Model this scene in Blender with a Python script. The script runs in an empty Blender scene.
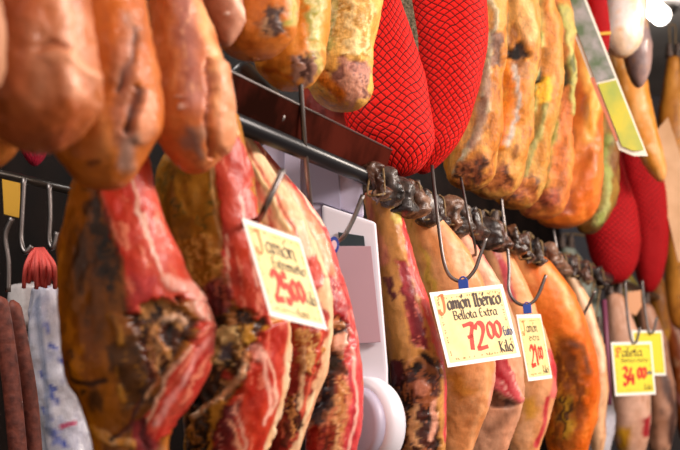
import bpy, bmesh, math, random
import numpy as np
from mathutils import Vector, Matrix

# ------------------------------------------------------------------ camera
F = 1600.0
PITCH = math.atan(175 / F)
CAM = Vector((0, 0, 1.5))
sc = bpy.context.scene
col = sc.collection
cd = bpy.data.cameras.new('camera')
cam = bpy.data.objects.new('camera', cd)
col.objects.link(cam)
cam.location = CAM
cam.rotation_euler = (math.pi / 2 + PITCH, 0, 0)
cd.sensor_width = 36
cd.lens = 36 * F / 680
cd.clip_start = .05
cd.dof.use_dof = True
cd.dof.focus_distance = 3.55
cd.dof.aperture_fstop = 4.6
sc.camera = cam
# ------------------------------------------------------------------ light
w = bpy.data.worlds.new('world')
sc.world = w
w.use_nodes = True
w.node_tree.nodes['Background'].inputs[0].default_value = (1.0, .84, .72, 1)
w.node_tree.nodes['Background'].inputs[1].default_value = .40
sc.view_settings.view_transform = 'Standard'
sc.view_settings.look = 'None'
sc.view_settings.exposure = 0.15
sc.view_settings.gamma = 1


def area(name, loc, target, sx, sy, power, c=(1, .85, .7)):
    l = bpy.data.lights.new(name, 'AREA')
    l.shape = 'RECTANGLE'
    l.size = sx
    l.size_y = sy
    l.energy = power
    l.color = c
    o = bpy.data.objects.new(name, l)
    col.objects.link(o)
    o.location = loc
    o.rotation_euler = (Vector(target) - Vector(loc)).to_track_quat('-Z', 'Y').to_euler()
    return o


area('stall_light', (2.3, 1.9, 2.9), (.1, 2.9, 1.75), 1.2, .6, 70, (1, .87, .8))
area('stall_light', (3.3, 4.0, 3.2), (1.0, 5.0, 1.8), 1.6, .6, 105, (1, .87, .76))
area('hall_light', (-.6, .2, 3.0), (-.1, 2.6, 1.8), 1.2, .6, 9, (1, .85, .78))


area('back_fill_light', (-1.0, 3.0, 3.1), (-.75, 4.0, 1.6), .6, .4, 16, (1, .93, .88))  # added fill to brighten the white bag behind the row


# ------------------------------------------------------------------ helpers
def W(px, py, Y):
    a = (px - 340) / F
    b = (225 - py) / F
    s, c = math.sin(PITCH), math.cos(PITCH)
    dy = c - b * s
    t = Y / dy
    return Vector((a * t, Y, CAM.z + t * (s + b * c)))


def Wn(px, py, Y):
    a = (px - 340) / F
    b = (225 - py) / F
    s, c = math.sin(PITCH), math.cos(PITCH)
    t = Y / (c - b * s)
    return np.stack([a * t, Y + 0 * t, CAM.z + t * (s + b * c)], -1)


def H(h):
    h = h.lstrip('#')
    v = [int(h[i:i + 2], 16) / 255 for i in (0, 2, 4)]
    return tuple(x / 12.92 if x <= .04045 else ((x + .055) / 1.055) ** 2.4 for x in v)


def SH(h, k=1.22):
    c = np.array(H(h))
    l = c @ np.array([.3, .59, .11])
    return np.clip(l + (c - l) * k, 0, 1)


def tag(o, label=None, cat=None, group=None, kind=None):
    if label: o['label'] = label
    if cat: o['category'] = cat
    if group: o['group'] = group
    if kind: o['kind'] = kind
    return o


def empty(name, loc, label, cat, group=None):
    o = bpy.data.objects.new(name, None)
    o.empty_display_size = .05
    o.location = loc
    col.objects.link(o)
    return tag(o, label, cat, group)


def link(name, me, mat, parent=None):
    o = bpy.data.objects.new(name, me)
    col.objects.link(o)
    if mat: me.materials.append(mat)
    if parent:
        o.parent = parent
        # mesh coordinates are world coordinates: re-centre on the parent
        off = Vector(parent.location) if parent.parent is None else Vector(parent.location) + Vector(parent.parent.location)
        me.transform(Matrix.Translation(-off))
    return o


def mesh(name, verts, faces, smooth=True):
    me = bpy.data.meshes.new(name)
    me.from_pydata([tuple(v) for v in verts], [], faces)
    me.update()
    if smooth:
        me.polygons.foreach_set('use_smooth', [True] * len(me.polygons))
    return me


# ---- numpy noise
def _h(i, j, k, s):
    n = (i * 374761393 + j * 668265263 + k * 1274126177 + s * 974634777) & 0xffffffff
    n = ((n ^ (n >> 13)) * 1274126177) & 0xffffffff
    n = n ^ (n >> 16)
    return (n & 0xffff) / 32767.5 - 1


def vnoise(x, y, z, s=0):
    i, j, k = np.floor(x).astype(np.int64), np.floor(y).astype(np.int64), np.floor(z).astype(np.int64)
    fx, fy, fz = x - i, y - j, z - k
    fx, fy, fz = [f * f * f * (f * (f * 6 - 15) + 10) for f in (fx, fy, fz)]
    r = 0
    for a in (0, 1):
        for b in (0, 1):
            for c in (0, 1):
                r = r + _h(i + a, j + b, k + c, s) * (fx if a else 1 - fx) * (fy if b else 1 - fy) * (fz if c else 1 - fz)
    return r


def fbm(x, y, z, o=4, s=0):
    r, a, t = 0, 1, 0
    for q in range(o):
        r = r + a * vnoise(x * 2 ** q, y * 2 ** q, z * 2 ** q, s + q * 7)
        t += a
        a *= .55
    return r / t * 1.7


def sstep(x, a, b):
    t = np.clip((x - a) / (b - a), 0, 1)
    return t * t * (3 - 2 * t)


def segdist(px, py, pts, closed):
    d = np.full(px.shape, 1e9)
    n = len(pts)
    for i in range(n if closed else n - 1):
        ax, ay = pts[i]
        bx, by = pts[(i + 1) % n]
        vx, vy = bx - ax, by - ay
        t = np.clip(((px - ax) * vx + (py - ay) * vy) / (vx * vx + vy * vy + 1e-9), 0, 1)
        d = np.minimum(d, np.hypot(px - ax - t * vx, py - ay - t * vy))
    return d


def inside(px, py, pts):
    r = np.zeros(px.shape, bool)
    n = len(pts)
    for i in range(n):
        ax, ay = pts[i]
        bx, by = pts[(i + 1) % n]
        if ay == by: continue
        c = ((ay > py) != (by > py)) & (px < (bx - ax) * (py - ay) / (by - ay) + ax)
        r ^= c
    return r


# ---- materials
def nodes(name):
    m = bpy.data.materials.new(name)
    m.use_nodes = True
    nt = m.node_tree
    return m, nt, nt.nodes['Principled BSDF']


def plain(name, c, rough=.5, metal=0, c2=None, scale=30, bump=0, spec=.5, emis=0):
    m, nt, b = nodes(name)
    b.inputs['Roughness'].default_value = rough
    b.inputs['Metallic'].default_value = metal
    b.inputs['Specular IOR Level'].default_value = spec
    c = H(c)
    b.inputs['Base Color'].default_value = (*c, 1)
    tc = nt.nodes.new('ShaderNodeTexCoord')
    nz = nt.nodes.new('ShaderNodeTexNoise')
    nz.inputs['Scale'].default_value = scale
    nz.inputs['Detail'].default_value = 5
    nt.links.new(tc.outputs['Object'], nz.inputs['Vector'])
    if c2:
        mx = nt.nodes.new('ShaderNodeMix')
        mx.data_type = 'RGBA'
        rp = nt.nodes.new('ShaderNodeMapRange')
        rp.inputs[1].default_value = .35
        rp.inputs[2].default_value = .65
        nt.links.new(nz.outputs[0], rp.inputs[0])
        nt.links.new(rp.outputs[0], mx.inputs[0])
        mx.inputs[6].default_value = (*c, 1)
        mx.inputs[7].default_value = (*H(c2), 1)
        nt.links.new(mx.outputs[2], b.inputs['Base Color'])
    if bump:
        bp = nt.nodes.new('ShaderNodeBump')
        bp.inputs['Distance'].default_value = bump
        nt.links.new(nz.outputs[0], bp.inputs['Height'])
        nt.links.new(bp.outputs[0], b.inputs['Normal'])
    if emis:
        b.inputs['Emission Color'].default_value = (*c, 1)
        b.inputs['Emission Strength'].default_value = emis
    return m


def flesh(name, rough, bump, cs=.35, coat=0.0):
    """own colour plus a few painted highlights from its attribute, broken up with fine grain"""
    m, nt, b = nodes(name)
    at = nt.nodes.new('ShaderNodeAttribute')
    at.attribute_name = 'Col'
    tc = nt.nodes.new('ShaderNodeTexCoord')
    mp = nt.nodes.new('ShaderNodeMapping')
    mp.inputs['Scale'].default_value = (1, 1, .45)
    nt.links.new(tc.outputs['Object'], mp.inputs['Vector'])
    n1 = nt.nodes.new('ShaderNodeTexNoise')
    n1.inputs['Scale'].default_value = 120
    n1.inputs['Detail'].default_value = 6
    n1.inputs['Roughness'].default_value = .65
    n1.inputs['Distortion'].default_value = .8
    nt.links.new(mp.outputs[0], n1.inputs['Vector'])
    rp = nt.nodes.new('ShaderNodeMapRange')
    rp.inputs[1].default_value = .3
    rp.inputs[2].default_value = .7
    rp.inputs[3].default_value = 1 - cs
    rp.inputs[4].default_value = 1 + cs
    nt.links.new(n1.outputs[0], rp.inputs[0])
    hs = nt.nodes.new('ShaderNodeVectorMath')
    hs.operation = 'SCALE'
    nt.links.new(at.outputs['Color'], hs.inputs[0])
    nt.links.new(rp.outputs[0], hs.inputs['Scale'])
    nt.links.new(hs.outputs[0], b.inputs['Base Color'])
    n2 = nt.nodes.new('ShaderNodeTexNoise')
    n2.inputs['Scale'].default_value = 55
    n2.inputs['Detail'].default_value = 8
    n2.inputs['Roughness'].default_value = .6
    nt.links.new(tc.outputs['Object'], n2.inputs['Vector'])
    bp = nt.nodes.new('ShaderNodeBump')
    bp.inputs['Distance'].default_value = bump
    bp.inputs['Strength'].default_value = .9
    nt.links.new(n2.outputs[0], bp.inputs['Height'])
    nt.links.new(bp.outputs[0], b.inputs['Normal'])
    rr = nt.nodes.new('ShaderNodeMapRange')
    rr.inputs[1].default_value = .35
    rr.inputs[2].default_value = .65
    rr.inputs[3].default_value = rough - .1
    rr.inputs[4].default_value = rough + .18
    nt.links.new(n1.outputs[0], rr.inputs[0])
    nt.links.new(rr.outputs[0], b.inputs['Roughness'])
    b.inputs['Specular IOR Level'].default_value = .38
    b.inputs['Coat Weight'].default_value = coat
    b.inputs['Coat Roughness'].default_value = .25
    return m


M_FLESH = flesh('cured_meat', .38, .0016, .14, .15)
M_SKIN = flesh('ham_skin', .42, .002, .1, .08)
M_GLOSS = flesh('wet_shank_skin', .28, .005, .35, .4)
M_CRAG = flesh('mouldy_rind', .5, .005, .3)
M_WRAP = flesh('plastic_wrap', .28, .002, .05, .5)
M_STEEL = plain('brushed_steel', '#807a78', .42, 1)
M_DSTEEL = plain('dark_steel', '#4a4642', .35, .9)
M_BLACK = plain('black_rail', '#15151a', .3)
M_HOOF = plain('hoof_horn', '#2a201d', .42, 0, '#6e5a50', 60, .006)
M_CORD = plain('hemp_cord', '#9a8058', .8, 0, '#6a5232', 200, .001)
M_BONE = plain('cut_bone', '#e0bfa0', .45, 0, '#b07860', 90, .003)
M_LAV = plain('scale_enamel', '#bdb6cc', .42)
M_LAVD = plain('scale_panel', '#9a94aa', .4)
M_PINKP = plain('scale_plate', '#c7a3b0', .32, .1)
M_WHITE = plain('white_plastic', '#e6e2ec', .4)
M_DARK = plain('dark_display', '#2e3a40', .2)
M_BLUE = plain('blue_clip', '#2a4fb0', .4)
M_CARD = plain('white_card', '#f6f1ea', .5)
M_CREAM = plain('cream_card', '#f4d68c', .5, 0, '#f7e0a2', 25)
M_YELL = plain('yellow_card', '#f0dc3c', .5)
M_RED = plain('red_ink', '#d8341c', .6)
M_ORNG = plain('orange_ink', '#e0702a', .6)
M_INK = plain('brown_ink', '#3a2212', .6)
M_INKB = plain('blue_ink', '#3a3f6a', .6)
M_GILT = plain('border_ink', '#9c7838', .6)


def netmat(name, c, cu, cv, tw=0.0, lw=.09, line='#240606'):
    m, nt, b = nodes(name)
    N = nt.nodes.new
    L = nt.links.new
    uv = N('ShaderNodeUVMap')
    uv.uv_map = 'UVMap'
    nz = N('ShaderNodeTexNoise')
    nz.inputs['Scale'].default_value = 9
    L(uv.outputs[0], nz.inputs['Vector'])
    ms = N('ShaderNodeVectorMath')
    ms.operation = 'MULTIPLY_ADD'
    ms.inputs[1].default_value = (.03, .03, 0)
    L(nz.outputs['Color'], ms.inputs[0])
    L(uv.outputs[0], ms.inputs[2])
    sp = N('ShaderNodeSeparateXYZ')
    L(ms.outputs[0], sp.inputs[0])

    def mth(op, a, bb=None, cc=None):
        n = N('ShaderNodeMath')
        n.operation = op
        for i, v in enumerate((a, bb, cc)):
            if v is None: continue
            if isinstance(v, (int, float)): n.inputs[i].default_value = v
            else: L(v, n.inputs[i])
        return n.outputs[0]
    U = mth('MULTIPLY', sp.outputs[0], cu)
    V = mth('MULTIPLY', sp.outputs[1], cv)
    ds = []
    for s in (1, -1):
        q = mth('MULTIPLY_ADD', V, s, U)
        f = mth('PINGPONG', q, .5)
        ds.append(f)
    d = mth('MINIMUM', ds[0], ds[1])
    rp = N('ShaderNodeMapRange')
    rp.interpolation_type = 'SMOOTHSTEP'
    rp.inputs[1].default_value = lw * .4
    rp.inputs[2].default_value = lw
    L(d, rp.inputs[0])
    n2 = N('ShaderNodeTexNoise')
    n2.inputs['Scale'].default_value = 220
    n2.inputs['Detail'].default_value = 3
    tc = N('ShaderNodeTexCoord')
    L(tc.outputs['Object'], n2.inputs['Vector'])
    m1 = N('ShaderNodeMix')
    m1.data_type = 'RGBA'
    L(n2.outputs[0], m1.inputs[0])
    c = H(c)
    m1.inputs[6].default_value = (*[x * .75 for x in c], 1)
    m1.inputs[7].default_value = (*[min(1, x * 1.25) for x in c], 1)
    mx = N('ShaderNodeMix')
    mx.data_type = 'RGBA'
    L(rp.outputs[0], mx.inputs[0])
    mx.inputs[6].default_value = (*H(line), 1)
    L(m1.outputs[2], mx.inputs[7])
    L(mx.outputs[2], b.inputs['Base Color'])
    b.inputs['Roughness'].default_value = .7
    b.inputs['Specular IOR Level'].default_value = .2
    bp = N('ShaderNodeBump')
    bp.inputs['Distance'].default_value = .0015
    hh = mth('PINGPONG', ds[0], .5)
    pil = N('ShaderNodeMapRange')
    pil.interpolation_type = 'SMOOTHSTEP'
    pil.inputs[2].default_value = .3
    L(d, pil.inputs[0])
    ad = mth('MULTIPLY_ADD', n2.outputs[0], .25, pil.outputs[0])
    L(ad, bp.inputs['Height'])
    L(bp.outputs[0], b.inputs['Normal'])
    return m


# ------------------------------------------------------------------ row geometry
def rail_x(Y): return -.30 + .35 * (Y - 2.3)


RZ = 1.5 + .46


# ------------------------------------------------------------------ the ham builder
def body(name, Y, L, R, cap, thick, base, strokes=(), mat=None, lean=0.0, seed=0, lump=.004, rough=.0012,
         res=1.7, parent=None, topcap=6, sq=.85, uv=False, cap_pow=.5, kw_sat=1.1):
    """closed, fully rounded body lofted between a left and a right edge"""
    L = np.array(L, float)
    R = np.array(R, float)
    y0, y1 = L[0, 1], L[-1, 1]
    n = max(24, int((y1 - y0) / res))
    t = np.linspace(0, 1, n)
    t = t + .06 * np.sin(2 * math.pi * t) * 0
    # denser towards the bottom cap
    ys = y0 + (y1 - y0) * (1 - (1 - t) ** 1.25 * 1.0) if cap > 0 else y0 + (y1 - y0) * t
    xl = np.interp(ys, L[:, 1], L[:, 0])
    xr = np.interp(ys, R[:, 1], R[:, 0])
    # soften the corners of the edges
    kk = max(1, int(n * .025))
    ker = np.ones(2 * kk + 1) / (2 * kk + 1)
    xl = np.convolve(np.pad(xl, kk, 'edge'), ker, 'valid')
    xr = np.convolve(np.pad(xr, kk, 'edge'), ker, 'valid')
    c = (xl + xr) / 2
    a = (xr - xl) / 2
    if cap > 0:
        q = np.clip((ys - (y1 - cap)) / cap, 0, 1)
        f = np.sqrt(np.clip(1 - q * q, 0, 1)) ** (cap_pow * 2)
        a = a * np.maximum(f, .004)
    q = np.clip(1 - (ys - y0) / topcap, 0, 1)
    a = a * np.maximum(np.sqrt(np.clip(1 - q * q, 0, 1)), .01)
    amax = a.max()
    b = thick * (a / amax) ** .75
    m = max(32, int(2 * math.pi * amax * .62 / res))
    th = np.linspace(0, 2 * math.pi, m, endpoint=False)
    ct, st = np.cos(th), np.sin(th)
    ex = np.sign(ct) * np.abs(ct) ** sq
    ey = np.sign(st) * np.abs(st) ** sq
    PX = c[:, None] + a[:, None] * ex[None]
    PY = np.repeat(ys[:, None], m, 1)
    D = Y + lean * (PY - y0) / (y1 - y0)
    P = Wn(PX, PY, D)
    dep = b[:, None] * ey[None]
    P[..., 1] -= dep
    s = seed * 13.7
    X, Yy, Z = P[..., 0] + s, P[..., 1], P[..., 2]
    nrm = np.stack([np.broadcast_to(ct, PX.shape), -np.broadcast_to(st, PX.shape), 0 * PX], -1)
    edge = (a / amax)[:, None]
    disp = lump * fbm(X * 14, Yy * 14, Z * 9, 3, seed) + rough * fbm(X * 90, Yy * 90, Z * 60, 3, seed + 5)
    # colour
    sat = kw_sat
    c1, c2, c3 = [SH(x, sat) for x in base[:3]]
    n1 = fbm(X * 22, Yy * 22, Z * 10, 4, seed + 1)[..., None]
    n2 = fbm(X * 40, Yy * 40, Z * 18, 4, seed + 2)[..., None]
    C = c1 + (c2 - c1) * sstep(n1, -.6, .6)
    C = C + (c3 - C) * sstep(n2, .15, .75) * (base[3] if len(base) > 3 else .6)
    front = sstep(np.broadcast_to(ey, PX.shape), -.25, .05)
    for k, S in enumerate(strokes):
        pts = S['p']
        wp = S.get('w', 3)
        fe = S.get('f', 1.5)
        wa = S.get('warp', 2.0)
        sx = S.get('ws', .045 if S.get('line') else .12)
        wx = PX + wa * fbm(PX * sx, PY * sx, X * 0 + k, 3, seed + 11)
        wy = PY + wa * fbm(PX * sx, PY * sx, X * 0 + k + 40, 3, seed + 17)
        if S.get('line'):
            d = segdist(wx, wy, pts, False) - wp
        else:
            d = segdist(wx, wy, pts, True)
            d = np.where(inside(wx, wy, pts), -d, d)
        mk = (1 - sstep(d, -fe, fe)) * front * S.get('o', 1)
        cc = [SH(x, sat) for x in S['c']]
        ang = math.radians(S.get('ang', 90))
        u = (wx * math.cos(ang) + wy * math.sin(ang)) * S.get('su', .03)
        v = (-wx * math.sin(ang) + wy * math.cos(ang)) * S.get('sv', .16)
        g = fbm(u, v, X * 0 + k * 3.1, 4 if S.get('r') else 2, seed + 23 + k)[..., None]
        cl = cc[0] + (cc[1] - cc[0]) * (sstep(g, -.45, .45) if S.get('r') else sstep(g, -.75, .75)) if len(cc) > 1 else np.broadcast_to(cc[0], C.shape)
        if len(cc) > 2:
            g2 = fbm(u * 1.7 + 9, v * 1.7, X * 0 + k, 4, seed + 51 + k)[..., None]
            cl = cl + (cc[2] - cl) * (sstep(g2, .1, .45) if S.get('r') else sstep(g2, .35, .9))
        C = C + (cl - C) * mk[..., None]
        if S.get('h'):
            disp = disp + S['h'] * .001 * mk * (1 + .0 * g[..., 0])
        if S.get('r'):
            disp = disp + S['r'] * .001 * mk * g[..., 0]
    P = P + nrm * (disp * np.clip(edge * 1.5, .15, 1))[..., None]
    V = P.reshape(-1, 3)
    idx = np.arange(n * m).reshape(n, m)
    faces = []
    i0, i1 = idx[:-1], idx[1:]
    q = np.stack([i0, i1, np.roll(i1, -1, 1), np.roll(i0, -1, 1)], -1).reshape(-1, 4)
    me = bpy.data.meshes.new(name)
    fl = q.tolist() + [idx[0].tolist(), idx[-1][::-1].tolist()]
    me.from_pydata(V.tolist(), [], fl)
    me.update()
    me.polygons.foreach_set('use_smooth', [True] * len(me.polygons))
    at = me.color_attributes.new('Col', 'FLOAT_COLOR', 'POINT')
    CC = np.ones((n * m, 4))
    CC[:, :3] = np.clip(C.reshape(-1, 3), 0, 1)
    at.data.foreach_set('color', CC.ravel())
    if uv:
        ul = me.uv_layers.new(name='UVMap')
        U = np.zeros((len(me.loops), 2))
        k = 0
        vv = (ys - y0) / (y1 - y0)
        # arc-length around the ring so that the meshes stay even
        seg = np.hypot(np.diff(np.append(ex, ex[0])) * 1.0, np.diff(np.append(ey, ey[0])) * .9)
        uu = np.concatenate([[0], np.cumsum(seg)]) / seg.sum()
        for (A, B) in ((0, 0),):
            pass
        ii = np.repeat(np.arange(n - 1), m)
        jj = np.tile(np.arange(m), n - 1)
        quad = np.zeros((len(ii), 4, 2))
        quad[:, 0] = np.stack([uu[jj], vv[ii]], -1)
        quad[:, 1] = np.stack([uu[jj], vv[ii + 1]], -1)
        quad[:, 2] = np.stack([uu[jj + 1], vv[ii + 1]], -1)
        quad[:, 3] = np.stack([uu[jj + 1], vv[ii]], -1)
        U[:len(ii) * 4] = quad.reshape(-1, 2)
        ul.data.foreach_set('uv', U.ravel())
    me.materials.append(mat or M_SKIN)
    # head for orientation check
    bm = bmesh.new()
    bm.from_mesh(me)
    bmesh.ops.recalc_face_normals(bm, faces=bm.faces)
    bm.to_mesh(me)
    bm.free()
    if parent:
        me.transform(Matrix.Translation(-parent.location))
    o = bpy.data.objects.new(name, me)
    col.objects.link(o)
    if parent: o.parent = parent
    return o


def tube(name, pts, r, mat, parent=None, seg=10, smooth_n=0, r_fn=None, caps=True):
    pts = [Vector(p) for p in pts]
    if smooth_n:
        out = []
        P = [pts[0] * 2 - pts[1]] + pts + [pts[-1] * 2 - pts[-2]]
        for i in range(1, len(P) - 2):
            for k in range(smooth_n):
                t = k / smooth_n
                a, b, c, d = P[i - 1], P[i], P[i + 1], P[i + 2]
                out.append(.5 * ((2 * b) + (c - a) * t + (2 * a - 5 * b + 4 * c - d) * t * t + (3 * b - a - 3 * c + d) * t ** 3))
        out.append(pts[-1])
        pts = out
    V, Fc = [], []
    n = len(pts)
    up = Vector((.31, .93, .17)).normalized()
    for i, p in enumerate(pts):
        d = (pts[min(i + 1, n - 1)] - pts[max(i - 1, 0)]).normalized()
        x = up.cross(d).normalized()
        y = d.cross(x).normalized()
        rr = r_fn(i / (n - 1)) if r_fn else r
        for k in range(seg):
            a = 2 * math.pi * k / seg
            V.append(p + (x * math.cos(a) + y * math.sin(a)) * rr)
    for i in range(n - 1):
        for k in range(seg):
            Fc.append((i * seg + k, i * seg + (k + 1) % seg, (i + 1) * seg + (k + 1) % seg, (i + 1) * seg + k))
    Fc.append(tuple(range(seg))[::-1])
    Fc.append(tuple((n - 1) * seg + k for k in range(seg)))
    return link(name, mesh(name, V, Fc), mat, parent)


def prism(name, pts, Y, depth, mat, parent=None, bevel=.004, skew=0.0):
    """outline drawn at its own distance Y, extruded backwards by its real depth; skew: extra depth per px to the right"""
    bm = bmesh.new()
    x0 = pts[0][0]
    fr = [bm.verts.new(W(x, y, Y + skew * (x - x0))) for x, y in pts]
    bk = [bm.verts.new(Vector(v.co) + Vector((0, depth, 0))) for v in fr]
    n = len(fr)
    bm.faces.new(fr)
    bm.faces.new(bk[::-1])
    for i in range(n):
        bm.faces.new((fr[i], bk[i], bk[(i + 1) % n], fr[(i + 1) % n]))
    bmesh.ops.recalc_face_normals(bm, faces=bm.faces)
    if bevel:
        bmesh.ops.bevel(bm, geom=bm.edges[:], offset=bevel, segments=3, affect='EDGES', profile=.6)
    me = bpy.data.meshes.new(name)
    bm.to_mesh(me)
    bm.free()
    return link(name, me, mat, parent)


def box(name, lo, hi, mat, parent=None):
    V = [(x, y, z) for x in (lo[0], hi[0]) for y in (lo[1], hi[1]) for z in (lo[2], hi[2])]
    Fc = [(0, 1, 3, 2), (4, 6, 7, 5), (0, 4, 5, 1), (2, 3, 7, 6), (0, 2, 6, 4), (1, 5, 7, 3)]
    return link(name, mesh(name, V, Fc, False), mat, parent)


def hoof(parent, p, s=1.0, seed=0):
    """cloven hoof: two curved toes"""
    bm = bmesh.new()
    rnd = random.Random(seed)
    for sd in (-1, 1):
        rings = []
        n = 7
        for i in range(n):
            t = i / (n - 1)
            r = (.020 - .013 * t ** 1.6) * s
            cx = sd * (.016 + .004 * t) * s
            cz = t * .062 * s
            cy = -.018 * t * t * s
            ring = []
            for k in range(12):
                a = 2 * math.pi * k / 12
                ring.append(bm.verts.new(p + Vector((cx + r * math.cos(a), cy + r * 1.35 * math.sin(a), cz - .01 * s)) +
                                         Vector((rnd.uniform(-1, 1), rnd.uniform(-1, 1), rnd.uniform(-1, 1))) * .0018))
            rings.append(ring)
        for A, B in zip(rings, rings[1:]):
            for k in range(12):
                bm.faces.new((A[k], A[(k + 1) % 12], B[(k + 1) % 12], B[k]))
        bm.faces.new(rings[0][::-1])
        bm.faces.new(rings[-1])
    bmesh.ops.recalc_face_normals(bm, faces=bm.faces)
    me = bpy.data.meshes.new('hoof')
    bm.to_mesh(me)
    bm.free()
    me.polygons.foreach_set('use_smooth', [True] * len(me.polygons))
    return link('hoof', me, M_HOOF, parent)


def cord_loop(parent, p, top, r=.003):
    """cord tied round the shank and looped up to what carries the ham"""
    tp = Vector(top)
    pts = [p + Vector((.018, -.01, -.01)), p + Vector((0, -.026, -.015)), p + Vector((-.018, -.01, -.01)), p + Vector((-.012, 0, .05)),
           tp + Vector((-.014, 0, 0)), tp + Vector((0, 0, .017)), tp + Vector((.014, 0, 0)), p + Vector((.012, 0, .05)), p + Vector((.018, -.01, -.01))]
    return tube('cord', pts, r, M_CORD, parent, 6, 5)


UPPER_Z = 3.15


def ham(label, Y, L, R, cap, thick, base, strokes=(), group=None, upper=False, cat='ham', name='cured_ham', hook=True, shank=None, **kw):
    mid = ((L[0][0] + R[0][0]) / 2, L[0][1])
    top = W(mid[0], mid[1], Y)
    low = W((L[-1][0] + R[-1][0]) / 2, L[-1][1], Y + kw.get('lean', 0))
    e = empty(name, (top.x, top.y, low.z), label, cat, group)
    b = body('ham_body', Y, L, R, cap, thick, base, strokes, parent=e, **kw)
    if hook:
        hoof(e, top + Vector((0, 0, -.004)), 1.0, int(Y * 100))
        rz = UPPER_Z if upper else RZ
        tx = top.x if abs(top.z - rz) < .2 else top.x
        if upper:
            cord_loop(e, top, (top.x, top.y, rz))
        else:
            cord_loop(e, top, (top.x * .4 + rail_x(Y) * .6, top.y, max(rz, top.z + .03)))
    return e


# ------------------------------------------------------------------ setting
m_wall = plain('back_wall_panel', '#0a0605', .7, 0, '#1c110d', 5, spec=.08)
m_far = plain('far_wall_paint', '#1d1d2c', .6, 0, '#3a2c28', 2)
m_ceil = plain('ceiling_paint', '#8a8480', .7, 0, '#75706c', 2)
m_floor = plain('floor_tile', '#6a5a4e', .4, 0, '#5a4a40', 6)
dx, dy = .33, .944
nx, ny = -.944, .33


def row_quad(name, off, Ya, Yb, za, zb, mat, th=.04):
    V = []
    for t in (0, th):
        for Yc in (Ya, Yb):
            for z in (za, zb):
                x = rail_x(Yc) + nx * (off + t)
                V.append((x, Yc + ny * (off + t), z))
    Fc = [(0, 2, 3, 1), (4, 5, 7, 6), (0, 4, 6, 2), (1, 3, 7, 5), (0, 1, 5, 4), (2, 6, 7, 3)]
    return link(name, mesh(name, V, Fc, False), mat)


tag(row_quad('wall_left', 1.35, .8, 12, 0, 3.8, m_wall), kind='structure')
tag(box('wall_back', (-3.5, 12, 0), (6, 12.1, 3.8), m_far), kind='structure')
tag(box('floor', (-3.5, -1, -.1), (6, 12.1, 0), m_floor), kind='structure')
tag(box('ceiling', (-3.5, 4.2, 3.8), (6, 12.1, 3.9), m_ceil), kind='structure')


def row_pt(Y, z, off=0.0): return Vector((rail_x(Y) + off, Y, z))


# rails
rail = empty('ham_rail', (rail_x(3), 3, RZ), 'long black rail with glossy brown strip carrying the lower hams', 'rail')
tube('rail_tube', [row_pt(Y, RZ + .004) for Y in (2.22, 4, 6, 8)], .017, M_BLACK, rail)
m_gloss = plain('glossy_trim', '#1e0c08', .3, 0, '#4a1c14', 8, spec=0.0)
V = []
for Y, in ((2.5,), (3.42,)):
    for z, o in ((RZ + .012, .0), (RZ + .075, .02)):
        for t in (0, -.012):
            V.append(row_pt(Y, z, o + t))
link('glossy_strip', mesh('glossy_strip', V, [(0, 2, 6, 4), (1, 5, 7, 3), (0, 4, 5, 1), (2, 3, 7, 6), (0, 1, 3, 2), (4, 6, 7, 5)], False), m_gloss, rail)
tube('strip_edge', [row_pt(2.5, RZ + .077, .02), row_pt(3.42, RZ + .077, .02)], .0022, M_STEEL, rail, 8)
ur = tube('upper_rail', [row_pt(1.2, UPPER_Z + .006), row_pt(5.5, UPPER_Z + .006)], .012, M_STEEL)
tag(ur, 'steel rail overhead that the upper row of hams hangs from', 'rail')

# palettes
MEAT = ['#b83230', '#dd5a4c', '#efa08c']
MEATP = ['#c84a44', '#e88070', '#f4b8a6']
MEATD = ['#5a1614', '#8e2a24', '#b85a44']
FAT = ['#f2cfa4', '#e6ad80', '#f8dcc0']
CRAG = ['#20120c', '#59301c', '#c08a55']
SKD = ['#5c320f', '#9a5a1c', '#2e1a0c']
GOLD_ = ['#b07028', '#d09040', '#6a4216']
ORN = ['#d67a38', '#e8965a', '#b05a24']


def ln(p, w, c, **k): return dict(p=p, w=w, c=c, line=True, **k)
def pg(p, c, **k): return dict(p=p, c=c, **k)


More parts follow.
